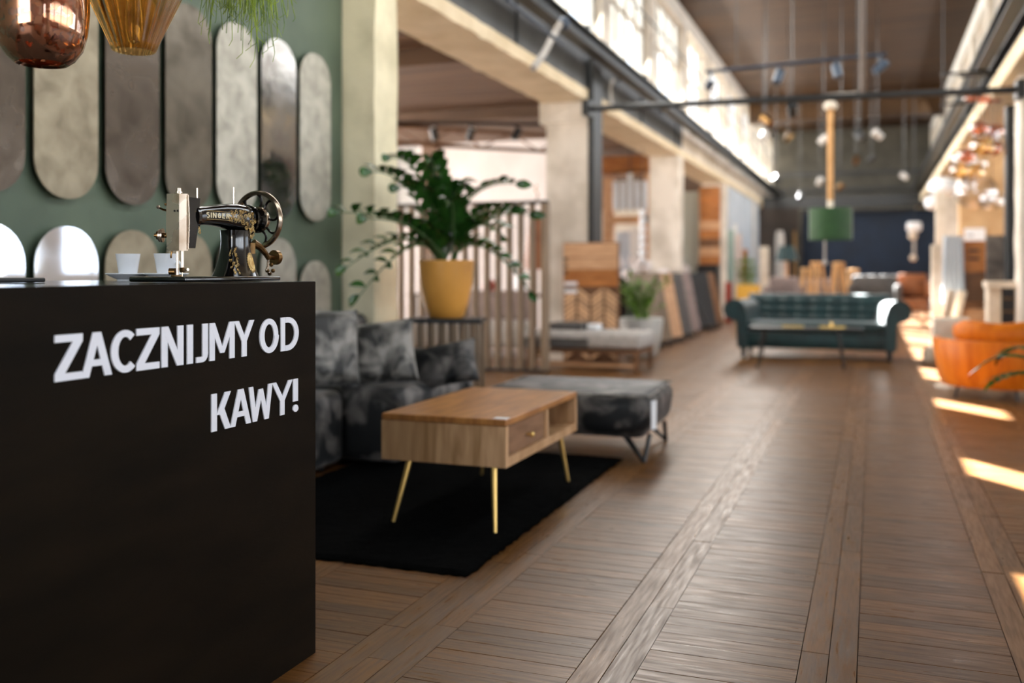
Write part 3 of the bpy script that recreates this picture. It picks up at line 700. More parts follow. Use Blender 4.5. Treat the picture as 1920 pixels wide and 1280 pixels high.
# decals on the pillar: floral spray and oval medallion
def pilx(y, z):
    f = (z-.013)/.125; ru = .036+.030*(1-f)**2.2; rv = .030+.022*(1-f)**2.2; u = min(.95, abs((y-.108)/ru)); return rv*(1-u**(2/.75))**(.375)
dec = B()
for k in range(34):
    z_ = R.uniform(.020, .088); cy = .064+(z_-.02)*.12+R.uniform(-.010, .010)*(1.2-z_*6)
    dec.tube(curl(cy, z_, R.uniform(.003, .006), pilx(cy, z_), R.choice((1, -1)), 1.2, st=R.random()*6), .001, 4)
dec.obj('pillar_spray', gold, sm)
med = B(); cy, cz = .124, .050
ring = []
for i in range(25):
    a = 2*PI*i/24; y_ = cy+.0135*math.cos(a); z_ = cz+.024*math.sin(a); ring.append((pilx(y_, z_)+.0004, y_, z_))
med.tube(ring, .0018, 5, caps=False)
ring2 = [(pilx(cy+.008*math.cos(a), cz+.016*math.sin(a))+.0006, cy+.008*math.cos(a), cz+.016*math.sin(a)) for a in [2*PI*i/20 for i in range(21)]]
med.tube(ring2, .0014, 5, caps=False)
nf = len(med.v); med.v += [(pilx(cy, cz)+.0015, cy, cz)]+ring[:-1]; med.f += [(nf, nf+1+i, nf+1+(i+1) % 24) for i in range(24)]
for i in range(24):
    a = 2*PI*i/24; y_ = cy+.0175*math.cos(a); z_ = cz+.028*math.sin(a)
    if z_ > .018: med.tube([ring[i], (pilx(y_, z_)+.0006, y_, z_)], .0011, 4)
med.obj('medallion', gold, sm)

# cups on saucers
def cup(px, d, label, ang, lbl2):
    p = at(px, 515, d); s = thing('saucer', lbl2, 'saucer', (p.x, p.y, CT), 0, 'saucers on the counter')
    B().lathe([(.001, 0), (.030, 0), (.031, .004), (.050, .013), (.063, .0205), (.062, .0225), (.047, .0165), (.028, .006), (.001, .005)], 40).obj('plate', porcelain, s)
    c_ = thing('espresso_cup', label, 'cup', (p.x, p.y, CT+.0062), ang, 'espresso cups on the counter')
    B().lathe([(.001, 0), (.0225, 0), (.024, .002), (.0350, .074), (.0330, .074), (.0225, .005), (.001, .004)], 40).obj('body', porcelain, c_)
    hp_ = [(.031, 0, .046), (.042, 0, .050), (.050, 0, .043), (.051, 0, .030), (.045, 0, .020), (.029, 0, .019)]
    B().tube(hp_, [.005, .0042, .004, .004, .0042, .005], 8, flat=.8).obj('handle', porcelain, c_)
cup(240, 2.86, 'white espresso cup on a saucer, the left one behind the sewing machine', math.radians(128), 'white saucer under the left cup, furthest from the sewing machine')
cup(312, 2.82, 'white espresso cup seen behind the sewing machine needle', math.radians(5), 'white saucer behind the sewing machine needle, under the right cup')

# ================================================================== MIRRORS ON THE GREEN WALL
def capsule(w_, z0, z1, r, d):
    out = []
    for cx, cz, a0 in ((w_-r, z1-r, 0), (r, z1-r, PI/2), (r, z0+r, PI), (w_-r, z0+r, 1.5*PI)):
        for i in range(9): a = a0+PI/2*i/8; out.append((cx+r*math.cos(a), cz+r*math.sin(a)))
    b_ = B(); b_.prism(out, d, FX); return b_
mirs.append(mat('clear_mirror', 'e8ebf2', .03, .97, col2='cfd2da', scale=3, ramp=(.5, .9), rough2=.1))
kinds = [0, 0, 1, 0, 4, 3, 2, 3]; low = [2, 5, 5, 1, 1, 4, 3, 3]
ord_ = ['half hidden at the left edge of the picture, dark and smoky', 'dark, near the left picture edge behind the copper pendant', 'beige, behind the copper pendant', 'dark brown, behind the amber pendant', 'dark olive, between the amber pendant and the trailing plant',
        'pale beige, below the trailing plant', 'clear at the top and reflecting a window', 'pale silver, last of the row next to the pillar']
ordl = ['at the far left, out of the picture', 'bright, cut by the left picture edge above the counter', 'bright and clear, left of the cups', 'beige-grey, behind the left cup', 'beige, behind the needle of the sewing machine', 'dull grey, behind the neck of the sewing machine', 'pale, behind the handwheel', 'pale and lowest, between counter and pillar']
for k in range(8):
    y0 = 2.74+(k-1)*.411
    for row in (0, 1):
        if k == 0: continue
        z0, z1 = (1.405, 2.49) if row == 0 else ((.18, 1.28) if k < 7 else (.05, 1.146))
        i = (kinds if row == 0 else low)[k]
        t = thing('wall_mirror', ('tall wall mirror, upper row, ' if row == 0 else 'wall mirror, lower row, ')+(ord_ if row == 0 else ordl)[k], 'mirror', (PW, y0, 0), 0, 'rounded antique mirrors on the green wall')
        b_ = capsule(.30, z0+.03, z1-.03, .148, .034); o = b_.obj('backing', green_wall, t); o.location = (.002, .032, 0)
        b_ = capsule(.364, z0, z1, .172, .008); o = b_.obj('mirror_glass', mirs[i], t, ang=30); o.location = (.037, 0, 0)

# ================================================================== PENDANTS AT THE TOP LEFT
p = at(78, 120, 2.3)
t = thing('pendant_lamp', 'bulbous mottled copper glass pendant at the top left corner', 'lamp', (p.x, p.y, p.z), 0, 'glass pendants above the counter')
prof = [(.052, .004), (.058, 0), (.074, .012), (.092, .038), (.102, .075), (.107, .13), (.106, .20), (.098, .26), (.075, .31), (.035, .34), (.012, .345)]
B().lathe(prof+[(r-.003, z+.002) for r, z in prof[::-1]], 48).obj('glass_shade', copperglass, t, ang=60)
B().cyl((0, 0, .34), (0, 0, .42), .014, n=12).obj('cap', blacksteel, t); B().cyl((0, 0, .42), (0, 0, 5.83-p.z), .003, n=6).obj('cord', blacksteel, t)
B().lathe([(.001, .12), (.025, .15), (.03, .19), (.016, .24), (.015, .33)], 16).obj('bulb', clearg, t)
p = at(251, 97, 2.5)
t = thing('pendant_lamp', 'ribbed amber glass pendant, cone shaped, hanging beside the copper one', 'lamp', (p.x, p.y, p.z), 0, 'glass pendants above the counter')
prof = [(.050, 0), (.054, .003), (.060, .02), (.085, .075), (.112, .135), (.132, .18), (.137, .205), (.120, .24), (.07, .27), (.02, .285)]
B().lathe(prof, 144, rib=.022, nr=24).obj('glass_shade', ambthin, t, ang=80)
B().lathe([(r-.004, z+.001) for r, z in prof], 144, rib=.022, nr=24).obj('glass_liner', ambthin, t, ang=80)
B().lathe([(.001, .02), (.016, .026), (.021, .05), (.022, .09), (.017, .14), (.015, .28)], 20).obj('bulb', clearg, t)
B().cyl((0, 0, .28), (0, 0, .36), .014, n=12).obj('cap', brasswear, t); B().cyl((0, 0, .36), (0, 0, 5.83-p.z), .003, n=6).obj('cord', blacksteel, t)

# trailing plant in a hanging bowl above the frame
p = at(450, -70, 2.9)
t = thing('hanging_plant', 'bright green trailing plant with thread-like stems hanging from above', 'plant', (p.x, p.y, p.z), 0)
B().lathe([(.001, -.02), (.06, -.01), (.11, .04), (.125, .10), (.118, .10), (.1, .05), (.001, .03)], 28).obj('bowl', blacksteel, t)
for a in (0, 2.1, 4.2): B().cyl((.12*math.cos(a), .12*math.sin(a), .1), (0, 0, .6), .0015, n=5).obj('wire', blacksteel, t)
B().cyl((0, 0, .6), (0, 0, 5.83-p.z), .002, n=5).obj('cord', blacksteel, t)
b_ = B()
cR = Vector((math.cos(YAW), math.sin(YAW), 0)); cF = Vector((-math.sin(YAW), math.cos(YAW), 0))
for k in range(300):
    side = R.gauss(.01, .06); side = max(-.12, min(.14, side)); dep = R.uniform(-.08, .08)
    ln = .05+.16*R.random()**2+(.17 if abs(side-.06) < .035 else .08 if abs(side+.08) < .03 else 0)*R.random()
    q = cR*side*.8+cF*dep+Vector((0, 0, .06)); pp = [q]; d_ = cR*(side*.6+R.uniform(-.12, .12))+cF*R.uniform(-.1, .1)
    n = 6
    for i in range(1, n+1):
        f = i/n; pp.append(q+d_*f*.35+cR*.006*math.sin(f*9+k)+Vector((0, 0, .02*math.sin(f*3)-ln*f*f-.03*f)))
    b_.tube(pp, .0011, 4)
    for i in range(2, n+1):
        if R.random() < .6:
            e = pp[i]; b_.tube([e, e+cR*R.uniform(-.022, .022)+Vector((0, 0, -R.uniform(.005, .03)))], .0009, 3)
o = b_.obj('trailing_stems', fernm, t, smooth=False); o['kind'] = 'stuff'

# ================================================================== RUG, SOFA, TABLE, OTTOMAN
rug = thing('rug', 'black shaggy rug under the wooden coffee table', 'rug', (-2.03, 4.24, 0))
b_ = B(); nx, ny = 60, 90; W2, H2 = .69, 1.13
for i in range(nx+1):
    for j in range(ny+1):
        u = -1+2*i/nx; v = -1+2*j/ny; e = 1 if (i in (0, nx) or j in (0, ny)) else 0
        b_.v.append((u*W2+(R.uniform(-.008, .008) if i in (0, nx) else 0), v*H2+(R.uniform(-.008, .008) if j in (0, ny) else 0), .001 if e else .013+R.uniform(0, .006)))
b_.f = [(i*(ny+1)+j, (i+1)*(ny+1)+j, (i+1)*(ny+1)+j+1, i*(ny+1)+j+1) for i in range(nx) for j in range(ny)]
b_.obj('pile', rugm, rug)['kind'] = 'stuff'
b_ = B()
for k in range(2600):
    s = R.random()
    if s < .6: x, y, ox, oy = W2, R.uniform(-H2, H2), 1, 0
    else: x, y, ox, oy = R.uniform(-W2, W2), -H2, 0, -1
    l = R.uniform(.008, .022); j1, j2 = R.uniform(-.01, .01), R.uniform(-.01, .01)
    b_.add([(x-.001*oy-ox*.01, y-.001*ox-oy*.01, .008), (x+.001*oy-ox*.01, y+.001*ox-oy*.01, .008), (x+ox*l+j1*abs(oy), y+oy*l+j2*abs(ox), R.uniform(.001, .014))], [(0, 1, 2)])
b_.obj('fringe', rugm, rug, smooth=False)['kind'] = 'stuff'

sofa = thing('sofa', 'dark crushed velvet corner sofa against the green wall', 'sofa', (0, 0, 0))
SY1 = 6.2
b_ = B(); b_.rbox(-3.37, -2.74, 2.9, SY1-.6, .06, .30, .04, 3); b_.obj('base', velvet, sofa)
b_ = B(); b_.rbox(-3.30, -2.70, 2.9, 4.6, .035, .435, .06, 4); b_.obj('seat_cushion', velvet, sofa)
b_ = B(); b_.rbox(-3.16, -2.38, 4.62, 5.54, .035, .44, .07, 4); b_.obj('seat_cushion', velvet, sofa)
b_ = B(); b_.rbox(-3.12, -2.40, 5.56, 5.72, .10, .58, .06, 4); b_.obj('backrest', velvet, sofa)
b_ = B(); b_.rbox(-3.38, -3.20, 2.9, 5.78, .30, .80, .07, 4); b_.obj('backrest', velvet, sofa)
for x, y in ((-2.8, 3.1), (-2.8, 4.5), (-3.3, 3.1), (-2.45, 5.0), (-2.45, 5.45), (-3.0, 5.45)): B().cyl((x, y, 0.0), (x, y, .12), .02, n=10).obj('leg', blacksteel, sofa)
def pil(name, label, px, py, d, w_, h, t_, rz, rx, ry, m_, cat='cushion'):
    p = at(px, py, d); b_ = B(); b_.pillow(w_, h, t_); o = b_.obj(name, m_, ang=80)
    o.matrix_world = T(p) @ Rz(rz) @ Rx(rx) @ Ry(ry); tag(o, label, cat, 'velvet cushions on the sofa'); return o
pil('cushion', 'mottled grey velvet cushion upright in the middle of the sofa', 708, 662, 5.35, .43, .36, .14, math.radians(28), -.18, -.10, velvet2)
pil('cushion', 'mottled velvet cushion standing right beside the counter edge', 612, 652, 5.1, .38, .42, .14, math.radians(55), -.2, .05, velvet2)
pil('cushion', 'dark velvet cushion leaning at the far end of the sofa, behind the coffee table', 832, 684, 5.62, .41, .27, .13, math.radians(8), -.45, -.22, velvet)

ct2 = thing('coffee_table', 'mango wood coffee table with one drawer and thin brass legs on black rug', 'coffee table', (0, 0, 0))
TX0, TX1, TY0, TY1, TZ0, TZ1 = -1.985, -1.41, 3.68, 4.69, .27, .468
B().rbox(TX0, TX1, TY0, TY1, TZ1-.028, TZ1, .003, 1).obj('table_top', mangotop, ct2, smooth=False)
B().box(TX0, TX1, TY0, TY0+.03, TZ0, TZ1-.029).obj('side_panel', mango, ct2, smooth=False)
B().box(TX0, TX1, TY1-.03, TY1, TZ0, TZ1-.029).obj('side_panel', mango, ct2, smooth=False)
B().box(TX0, TX1, TY0+.031, TY1-.031, TZ0, TZ0+.04).obj('bottom_panel', mango, ct2, smooth=False)
B().box(TX0, TX0+.02, TY0+.031, TY1-.031, TZ0+.041, TZ1-.029).obj('back_panel', mango, ct2, smooth=False)
YM = 4.22
B().box(TX0+.021, TX1, YM-.012, YM+.012, TZ0+.041, TZ1-.029).obj('divider', mango, ct2, smooth=False)
dr = B().box(TX0+.03, TX1-.012, TY0+.034, YM-.015, TZ0+.044, TZ1-.032).obj('drawer', drawerm, ct2, smooth=False)
b_ = B(); b_.cyl((TX1-.012, 3.97, .365), (TX1+.006, 3.97, .365), .005, n=10); b_.sphere((TX1+.012, 3.97, .365), .012, 12); b_.obj('knob', brass, dr)
for (x0, y0), (x1, y1) in (((-1.87, 3.72), (-1.91, 3.645)), ((-1.475, 3.71), (-1.44, 3.636)), ((-1.475, 4.60), (-1.44, 4.64)), ((-1.87, 4.60), (-1.915, 4.64))):
    B().cyl((x0, y0, .269), (x1, y1, .014), .0135, .008, 12).obj('leg', brass, ct2)
o = B().box(-1.475, -1.415, 3.70, 3.745, .4685, .4695).obj('price_tag', labelm); tag(o, 'small pale price tag lying on the coffee table corner', 'tag')

ot = thing('ottoman', 'grey crushed velvet ottoman with black angled legs beside the coffee table', 'ottoman', (-1.68, 5.68, 0), math.radians(2))
b_ = B(); b_.rbox(-.52, .52, -.43, .43, .13, .385, .09, 5)
for i, v in enumerate(b_.v):
    x, y, z = v; k = 1+.03*math.cos(x*3)*math.cos(y*3); b_.v[i] = (x*(1-.06*(.39-z)/.26), y*(1-.06*(.39-z)/.26), z+(.012*math.cos(x*2.6)*math.cos(y*3.2) if z > .3 else 0))
b_.obj('upholstery', velvet, ot, ang=80)
b_ = B(); b_.tube([(-.49, -.41, .375), (.49, -.41, .375), (.49, .41, .375), (-.49, .41, .375), (-.49, -.41, .375)], .006, 6); b_.obj('piping', velvet2, ot)
for sx in (-1, 1):
    for sy in (-1, 1):
        b_ = B(); b_.tube([(sx*.34, sy*.30, .135), (sx*.46, sy*.37, .004)], [.018, .012], 6); b_.tube([(sx*.46, sy*.37, .004), (sx*.47, sy*.25, .14)], [.012, .014], 6); b_.obj('leg', blacksteel, ot)
o = B().rbox(-.004, .002, -.022, .022, 0, .16, .002, 1, X=T((-1.145, 5.30, .195)) @ Rz(-.5)).obj('paper_label', labelm); tag(o, 'white paper label hanging from the corner of the ottoman', 'label')

# ================================================================== SLATTED SCREEN, PLANT STAND AND ZZ PLANT
scr = thing('slatted_screen', 'taupe slatted room divider screen behind the potted plant', 'screen', (-3.25, 9.67, 0))
sl = B().box(-.022, .022, -.05, .05, .03, 1.80).mesh('slat', slatm, False)
for i in range(16): inst('slat', sl, scr, T((-.022-1.955*i/15, 0, 0)))
B().box(-2.0, .02, -.055, .055, 1.80, 1.83).obj('top_rail', darksteel, scr, smooth=False); B().box(-2.0, .02, -.055, .055, 0, .03).obj('bottom_rail', darksteel, scr, smooth=False)
B().box(.001, .025, -.06, .06, .03, 1.80).obj('post', slatm, scr, smooth=False)
b_ = B(); b_.tube([(0, 0, 0), (.02, .01, .06), (-.01, 0, .12), (.01, 0, .17)], .008, 6); o = b_.obj('hook_ornament', brasswear); o.location = (-3.36, 9.67, 1.831); tag(o, 'little twisted metal ornament on the top corner of the slatted screen', 'ornament')
PP = Vector((-2.73, 5.98, 0))
st = thing('plant_stand', 'low slatted plant stand with a black top carrying the ochre planter', 'plant stand', PP, math.radians(16))
B().box(-.24, .26, -.17, .17, .732, .76).obj('stand_top', darksteel, st, smooth=False)
s2 = B().box(-.014, .014, -.014, .014, 0, .73).mesh('slat', slatm, False)
for i in range(7):
    for sy in (-1, 1): inst('slat', s2, st, T((-.215+.45*i/6, sy*.15, 0)))
pt = thing('potted_plant', 'large glossy green potted plant in an ochre planter on a stand', 'plant', PP+Vector((0, 0, .761)))
B().lathe([(.001, 0), (.108, 0), (.122, .008), (.152, .10), (.178, .22), (.189, .36), (.192, .392), (.180, .392), (.175, .37), (.001, .35)], 48).obj('planter', potor, pt, ang=50)
B().lathe([(.001, .372), (.174, .368)], 24).obj('soil', soilm, pt)
# leaf mesh
def leafmesh(L_, W_, m_, name='leaf'):
    b_ = B(); n = 6; vs = []
    for i in range(n+1):
        f = i/n; wv = W_*math.sin(PI*min(1, f*1.02+.0))**.7*(1-.25*f) if 0 < i < n else .0008; z = .18*L_*math.sin(f*PI*.9)
        vs += [(-wv, f*L_, z+wv*.25), (0, f*L_, z-wv*.1), (wv, f*L_, z+wv*.25)]
    fs = []
    for i in range(n):
        for j in (0, 1): a = i*3+j; fs.append((a, a+1, a+4, a+3))
    b_.add(vs, fs); return b_.mesh(name, m_, True, 80)
lm = [leafmesh(.150, .044, leafm), leafmesh(.128, .038, leafm)]
tips = [(735, 296, -.45), (808, 300, -.1), (700, 322, -.5), (965, 345, .1), (636, 398, -1.0), (676, 552, -.75), (652, 500, -.85), (992, 545, -.2), (958, 392, -.1), (990, 402, .1), (872, 350, 0), (752, 352, -.3), (940, 440, -.4), (845, 380, -.3), (690, 410, -.8)]
base = PP+Vector((0, 0, 1.12)); dref = 6.5
for ti, (px, py, dd) in enumerate(tips):
    tip = at(px, py, dref+dd); rel = tip-(PP+Vector((0, 0, .761)))
    a0 = Vector((R.uniform(-.06, .06), R.uniform(-.06, .06), .36))
    H = max(rel.z, .50)+.05; side = Vector((rel.x, rel.y, 0))
    ctrl = a0+side*.30+Vector((0, 0, (H-.36)*(1.0 if rel.z > .6 else 1.25)+.10*(rel.z < .6)))
    n = 14; pp = []
    for i in range(n+1):
        f = i/n; pp.append(a0*(1-f)**2+ctrl*2*f*(1-f)+rel*f*f)
    b_ = B(); b_.tube(pp, [.010*(1-.75*i/n)+.0012 for i in range(n+1)], 7); stm = b_.obj('stem', stemm, pt)
    nl = 19
    for k in range(nl):
        f = .16+.84*k/(nl-1); i = min(n-1, int(f*n)); u = f*n-i; q = pp[i].lerp(pp[i+1], u); tg = (pp[i+1]-pp[i]).normalized()
        sd = tg.cross(Vector((0, 0, 1))); sd = sd.normalized() if sd.length > .05 else Vector((1, 0, 0))
        roll = R.uniform(-.5, .5); sgn = 1 if k % 2 else -1
        d_ = (tg*.62+sd*sgn*.95+Vector((0, 0, .25*math.cos(roll)+R.uniform(-.15, .25)))).normalized()
        if k == nl-1: d_ = tg
        zz = tg.cross(d_); zz = (zz if zz.length > .1 else sd).normalized()
        if zz.z < 0: zz = -zz
        xx = d_.cross(zz).normalized(); zz = xx.cross(d_).normalized()
        Xm = Matrix((( xx.x, d_.x, zz.x, q.x), (xx.y, d_.y, zz.y, q.y), (xx.z, d_.z, zz.z, q.z), (0, 0, 0, 1)))
        s = R.uniform(.85, 1.15)*(1.1-.35*f)
        inst('leaf', lm[k % 2], stm, Xm @ Matrix.Scale(s, 4))

# ================================================================== CHESTERFIELD AND BLACK TABLE
ch = thing('chesterfield_sofa', 'teal velvet buttoned sofa with rolled arms in the middle of the hall', 'sofa', (-.66, 12.15, 0))
B().rbox(-.86, .86, .02, .82, .13, .33, .03, 2).obj('base', tealv, ch)
B().rbox(-.80, .80, -.01, .62, .335, .46, .045, 3).obj('seat_cushion', tealv, ch)
b_ = B(); nx, nz = 60, 20
for i in range(nx+1):
    for j in range(nz+1):
        u = i/nx; v = j/nz; x = -.86+1.72*u; z = .44+.30*v
        bx, bz = u*9, v*3+.5*(int(u*9+.5) % 2)
        dimp = abs(math.sin(PI*bx))*.5+abs(math.sin(PI*(v*3)))*.5
        b_.v.append((x, .66+.05*v-.05*dimp*.9, z))
top = len(b_.v)
for i in range(nx+1):
    x = -.86+1.72*i/nx
    for a in range(7): q = PI*a/6; b_.v.append((x, .79-.09*math.cos(q), .74+.05*math.sin(q)-(.02 if a == 6 else 0)))
b_.f = [(i*(nz+1)+j, (i+1)*(nz+1)+j, (i+1)*(nz+1)+j+1, i*(nz+1)+j+1) for i in range(nx) for j in range(nz)]
b_.f += [(top+i*7+a, top+(i+1)*7+a, top+(i+1)*7+a+1, top+i*7+a+1) for i in range(nx) for a in range(6)]
b_.box(-.86, .86, .78, .88, .14, .745)
bk = b_.obj('backrest', tealv, ch, ang=80)
for i in range(9):
    for j in (0, 1): B().sphere((-.765+.19*i+(.05 if j else 0), .645+.04*j, .53+.11*j), .012, 8).obj('button', tealv, bk)
for s in (-1, 1):
    prof = [(.80, .13), (.80, .50)]
    cx, cz, r_ = .955, .60, .125
    for i in range(15): a = PI*.98-(PI*1.45)*i/14; prof.append((cx+r_*math.cos(a), cz+r_*math.sin(a)))
    prof += [(.93, .46), (.92, .13)]
    b_ = B(); X = T((0, .86, 0)) @ Rx(PI/2)
    b_.prism([(s*x, z) for x, z in prof], .86, X); b_.v = [(x-s*.16*y/.86, y, z) for x, y, z in b_.v]; ar = b_.obj('arm', tealv, ch, ang=40)
    b_ = B(); b_.tube([(s*x, -.004, z) for x, z in prof[1:-1]], .010, 6); b_.obj('welt', tealv, ar)
for x in (-.85, .85):
    for y in (.07, .80): B().lathe([(.001, 0), (.02, 0), (.022, .02), (.034, .06), (.028, .08), (.036, .13), (.001, .13)], 14, c=(x, y, 0)).obj('leg', blacksteel, ch)
bt = thing('console_table', 'slim black table with brass details in front of the teal sofa', 'table', (-.72, 11.15, 0))
B().rbox(-.58, .62, -.2, .2, .435, .455, .004, 1).obj('table_top', blacksteel, bt, smooth=False)
for x, s in ((-.42, -1), (.36, 1)):
    for y in (-.14, .14): B().cyl((x, y, .435), (x+s*.07, y*1.2, 0), .014, .010, 8).obj('leg', blacksteel, bt)
tag(B().box(-.95, -.72, 11.1, 11.16, .456, .470).obj('brass_tray', brass), 'thin brass bar lying on the left of the slim black table', 'tray')
tag(B().box(-.55, -.28, 11.1, 11.18, .456, .472).obj('brass_tray', brass), 'thin brass bar lying on the right of the slim black table', 'tray')
tag(B().lathe([(.001, 0), (.014, .002), (.016, .06), (.010, .075), (.001, .075)], 12, c=(-.42, 11.0, .456)).obj('candle_holder', brass), 'tiny brass candle holder on the slim black table', 'candle holder')

# green drum pendant
p = Vector((-.42, 10.7, 0))
t = thing('pendant_lamp', 'green drum pendant hanging on a long pale wooden rod from the cross pipe', 'lamp', (p.x, p.y, 1.41))
B().lathe([(.001, 1.38), (.06, 1.38), (.075, 1.42), (.05, 1.46), (.001, 1.47)], 20).obj('canopy', cream_s, t)
B().cyl((0, 0, .42), (0, 0, 1.38), .032, n=14).obj('rod', ropem, t)
B().lathe([(.001, .32), (.03, .33), (.035, .40), (.02, .44), (.001, .44)], 16).obj('rod_cap', cream_s, t)
B().lathe([(.215, 0), (.22, .0), (.22, .33), (.215, .33), (.215, 0)], 48).obj('drum_shade', greenlam, t, ang=40)
B().lathe([(.001, .325), (.216, .326)], 40).obj('shade_top', greenlam, t)
B().cyl((-.07, .3, -.22), (-.07, .3, .0), .012, n=8).obj('pull_cord', greyfab, t); B().sphere((-.07, .3, -.24), .03, 10).obj('pull_ball', greyfab, t)
B().cyl((-.07, .3, 0), (0, .0, .30), .008, n=6).obj('cord_holder', greyfab, t)
# white pendant before the navy partition
p = at(1714, 425, 24)
t = thing('wall_lamp', 'white glass lamp with hanging globe before the navy partition', 'lamp', p)
B().rbox(-.17, .17, -.08, .08, -.12, .12, .06, 3).obj('glass_shade', labelm, t); B().sphere((-.03, 0, -.22), .11, 14).obj('globe', cream_s, t)
B().cyl((0, 0, -.3), (0, 0, -.75), .03, n=8).obj('rod', greyfab, t); B().sphere((-.02, 0, -.78), .08, 12).obj('end_ball', cream_s, t); B().cyl((0, 0, .12), (0, 0, 5.84-p.z), .01, n=6).obj('cord', blacksteel, t)

# ================================================================== ORANGE ARMCHAIR
oc = thing('armchair', 'orange velvet tub armchair seen from behind, on thin black legs, at the right', 'armchair', (1.02, 9.25, 0), math.radians(-6))
b_ = B(); n = 40; a0, a1 = math.radians(168), math.radians(372)
rows = [(.41, .11), (.45, .10), (.48, .16), (.505, .30), (.53, .485), (.52, .50), (.48, .50), (.46, .47), (.43, .30), (.40, .12), (.41, .11)]
b_.lathe(rows, n, a0=a0, a1=a1)
m_ = len(rows); nn = n+1
b_.f += [tuple(i*nn for i in range(m_-1)), tuple(i*nn+n for i in range(m_-1))[::-1]]
b_.obj('shell', orangev, oc, ang=50)
b_ = B()
k = 14
pad = []
for i in range(k+1):
    a = math.radians(222)+math.radians(130)*i/k; pad.append((.43*math.cos(a), .43*math.sin(a)-.02, .565+.01*math.sin(i*.9)))
b_.tube(pad, [.05]+[.065]*(k-1)+[.05], 12, flat=1.45); b_.obj('back_pad', orangev, oc, ang=80)
B().rbox(-.37, .37, -.30, .42, .13, .36, .07, 4).obj('seat_cushion', orangev, oc)
for i in range(7):
    a = math.radians(190)+math.radians(160)*i/6; B().tube([(.482*math.cos(a), .482*math.sin(a), .16), (.507*math.cos(a), .507*math.sin(a), .30), (.531*math.cos(a), .531*math.sin(a), .48)], .003, 4).obj('seam', orangev, oc)
for x, y in ((-.30, -.24), (.12, -.34), (.30, .30), (-.30, .30)): B().cyl((x, y, .14), (x*1.12, y*1.12, 0), .014, .009, 8).obj('leg', blacksteel, oc)
o = B().rbox(-.16, .16, -.05, .05, -.13, .13, .02, 2).obj('cushion', cream_s); o.location = (.68, 9.82, .52); o.rotation_euler = (.2, 0, .1); tag(o, 'white cushion propped at the left side of the orange armchair', 'cushion')
# stem table carrying that cushion
t = thing('side_table', 'small pale side table just behind the orange armchair', 'table', (.68, 9.84, 0)); B().lathe([(.001, .36), (.2, .36), (.2, .38), (.001, .38)], 24).obj('table_top', cream_s, t); B().cyl((0, 0, .02), (0, 0, .36), .02, n=10).obj('stem', cream_s, t); B().lathe([(.001, 0), (.14, 0), (.13, .02), (.001, .022)], 24).obj('base', cream_s, t)
# palm reaching in from the right, in front of the armchair
pm = thing('palm', 'palm in a basket pot standing at the right picture edge, leaves over armchair', 'plant', (1.18, 6.55, 0))
B().lathe([(.001, 0), (.12, 0), (.16, .15), (.15, .28), (.14, .28), (.001, .25)], 24).obj('basket', brownwood, pm)
B().lathe([(.001, .255), (.142, .255)], 18).obj('soil', soilm, pm)
for i in range(9):
    a = 2.2+i*.62; ln = R.uniform(.32, .45); top_ = R.uniform(.35, .6)
    if i < 3: ln = .50; top_ = (.46, .34, .52)[i]; a = math.radians((165, 200, 140)[i])
    pp = [Vector((0, 0, .25)), Vector((ln*.35*math.cos(a), ln*.35*math.sin(a), .25+top_*.75)), Vector((ln*.8*math.cos(a), ln*.8*math.sin(a), .25+top_*.8)), Vector((ln*1.1*math.cos(a), ln*1.1*math.sin(a), .25+top_*.55))]
    cv = [];
    for q in range(13):
        f = q/12; cv.append(pp[0]*(1-f)**3+pp[1]*3*f*(1-f)**2+pp[2]*3*f*f*(1-f)+pp[3]*f**3)
    fr = B().tube(cv, .004, 5).obj('frond', stemm, pm)
    b_ = B()
    for q in range(5, 13):
        tg = (cv[q]-cv[q-1]).normalized(); sd = tg.cross(Vector((0, 0, 1))).normalized()
        for s in (-1, 1):
            e = cv[q]+(tg*.7+sd*s*.6).normalized()*.12+Vector((0, 0, -.03)); md = cv[q].lerp(e, .45); nrm = tg.cross(sd)*.0+tg*.022
            b_.add([cv[q], md+nrm, e, md-nrm], [(0, 1, 2, 3)])
    b_.obj('leaflets', leafm, fr, smooth=False)

# ================================================================== LEFT MIDDLE DISTANCE
# grey bench
bn = thing('bench', 'pale grey upholstered bench on a wooden frame beyond the slatted screen', 'bench', (-3.0, 10.35, 0))
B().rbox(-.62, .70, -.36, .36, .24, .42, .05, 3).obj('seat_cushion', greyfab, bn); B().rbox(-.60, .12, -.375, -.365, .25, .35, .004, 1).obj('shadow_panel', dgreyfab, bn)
B().box(-.60, .68, -.35, .35, .19, .235).obj('frame', brownwood, bn, smooth=False)
for x in (-.57, .65):
    for y in (-.33, .33): B().box(x-.02, x+.02, y-.02, y+.02, 0, .19).obj('leg', brownwood, bn, smooth=False)
B().box(-.55, .63, -.335, -.325, .05, .08).obj('stretcher', palewood, bn, smooth=False)
tag(B().rbox(-3.42, -3.02, 10.25, 10.6, .421, .50, .02, 2).obj('folded_throw', dgreyfab), 'folded dark grey throw on the pale grey bench', 'throw')
tag(B().rbox(-2.98, -2.86, 10.3, 10.5, .421, .49, .01, 2).obj('sample_block', labelm), 'white sample block on the pale grey bench', 'block')
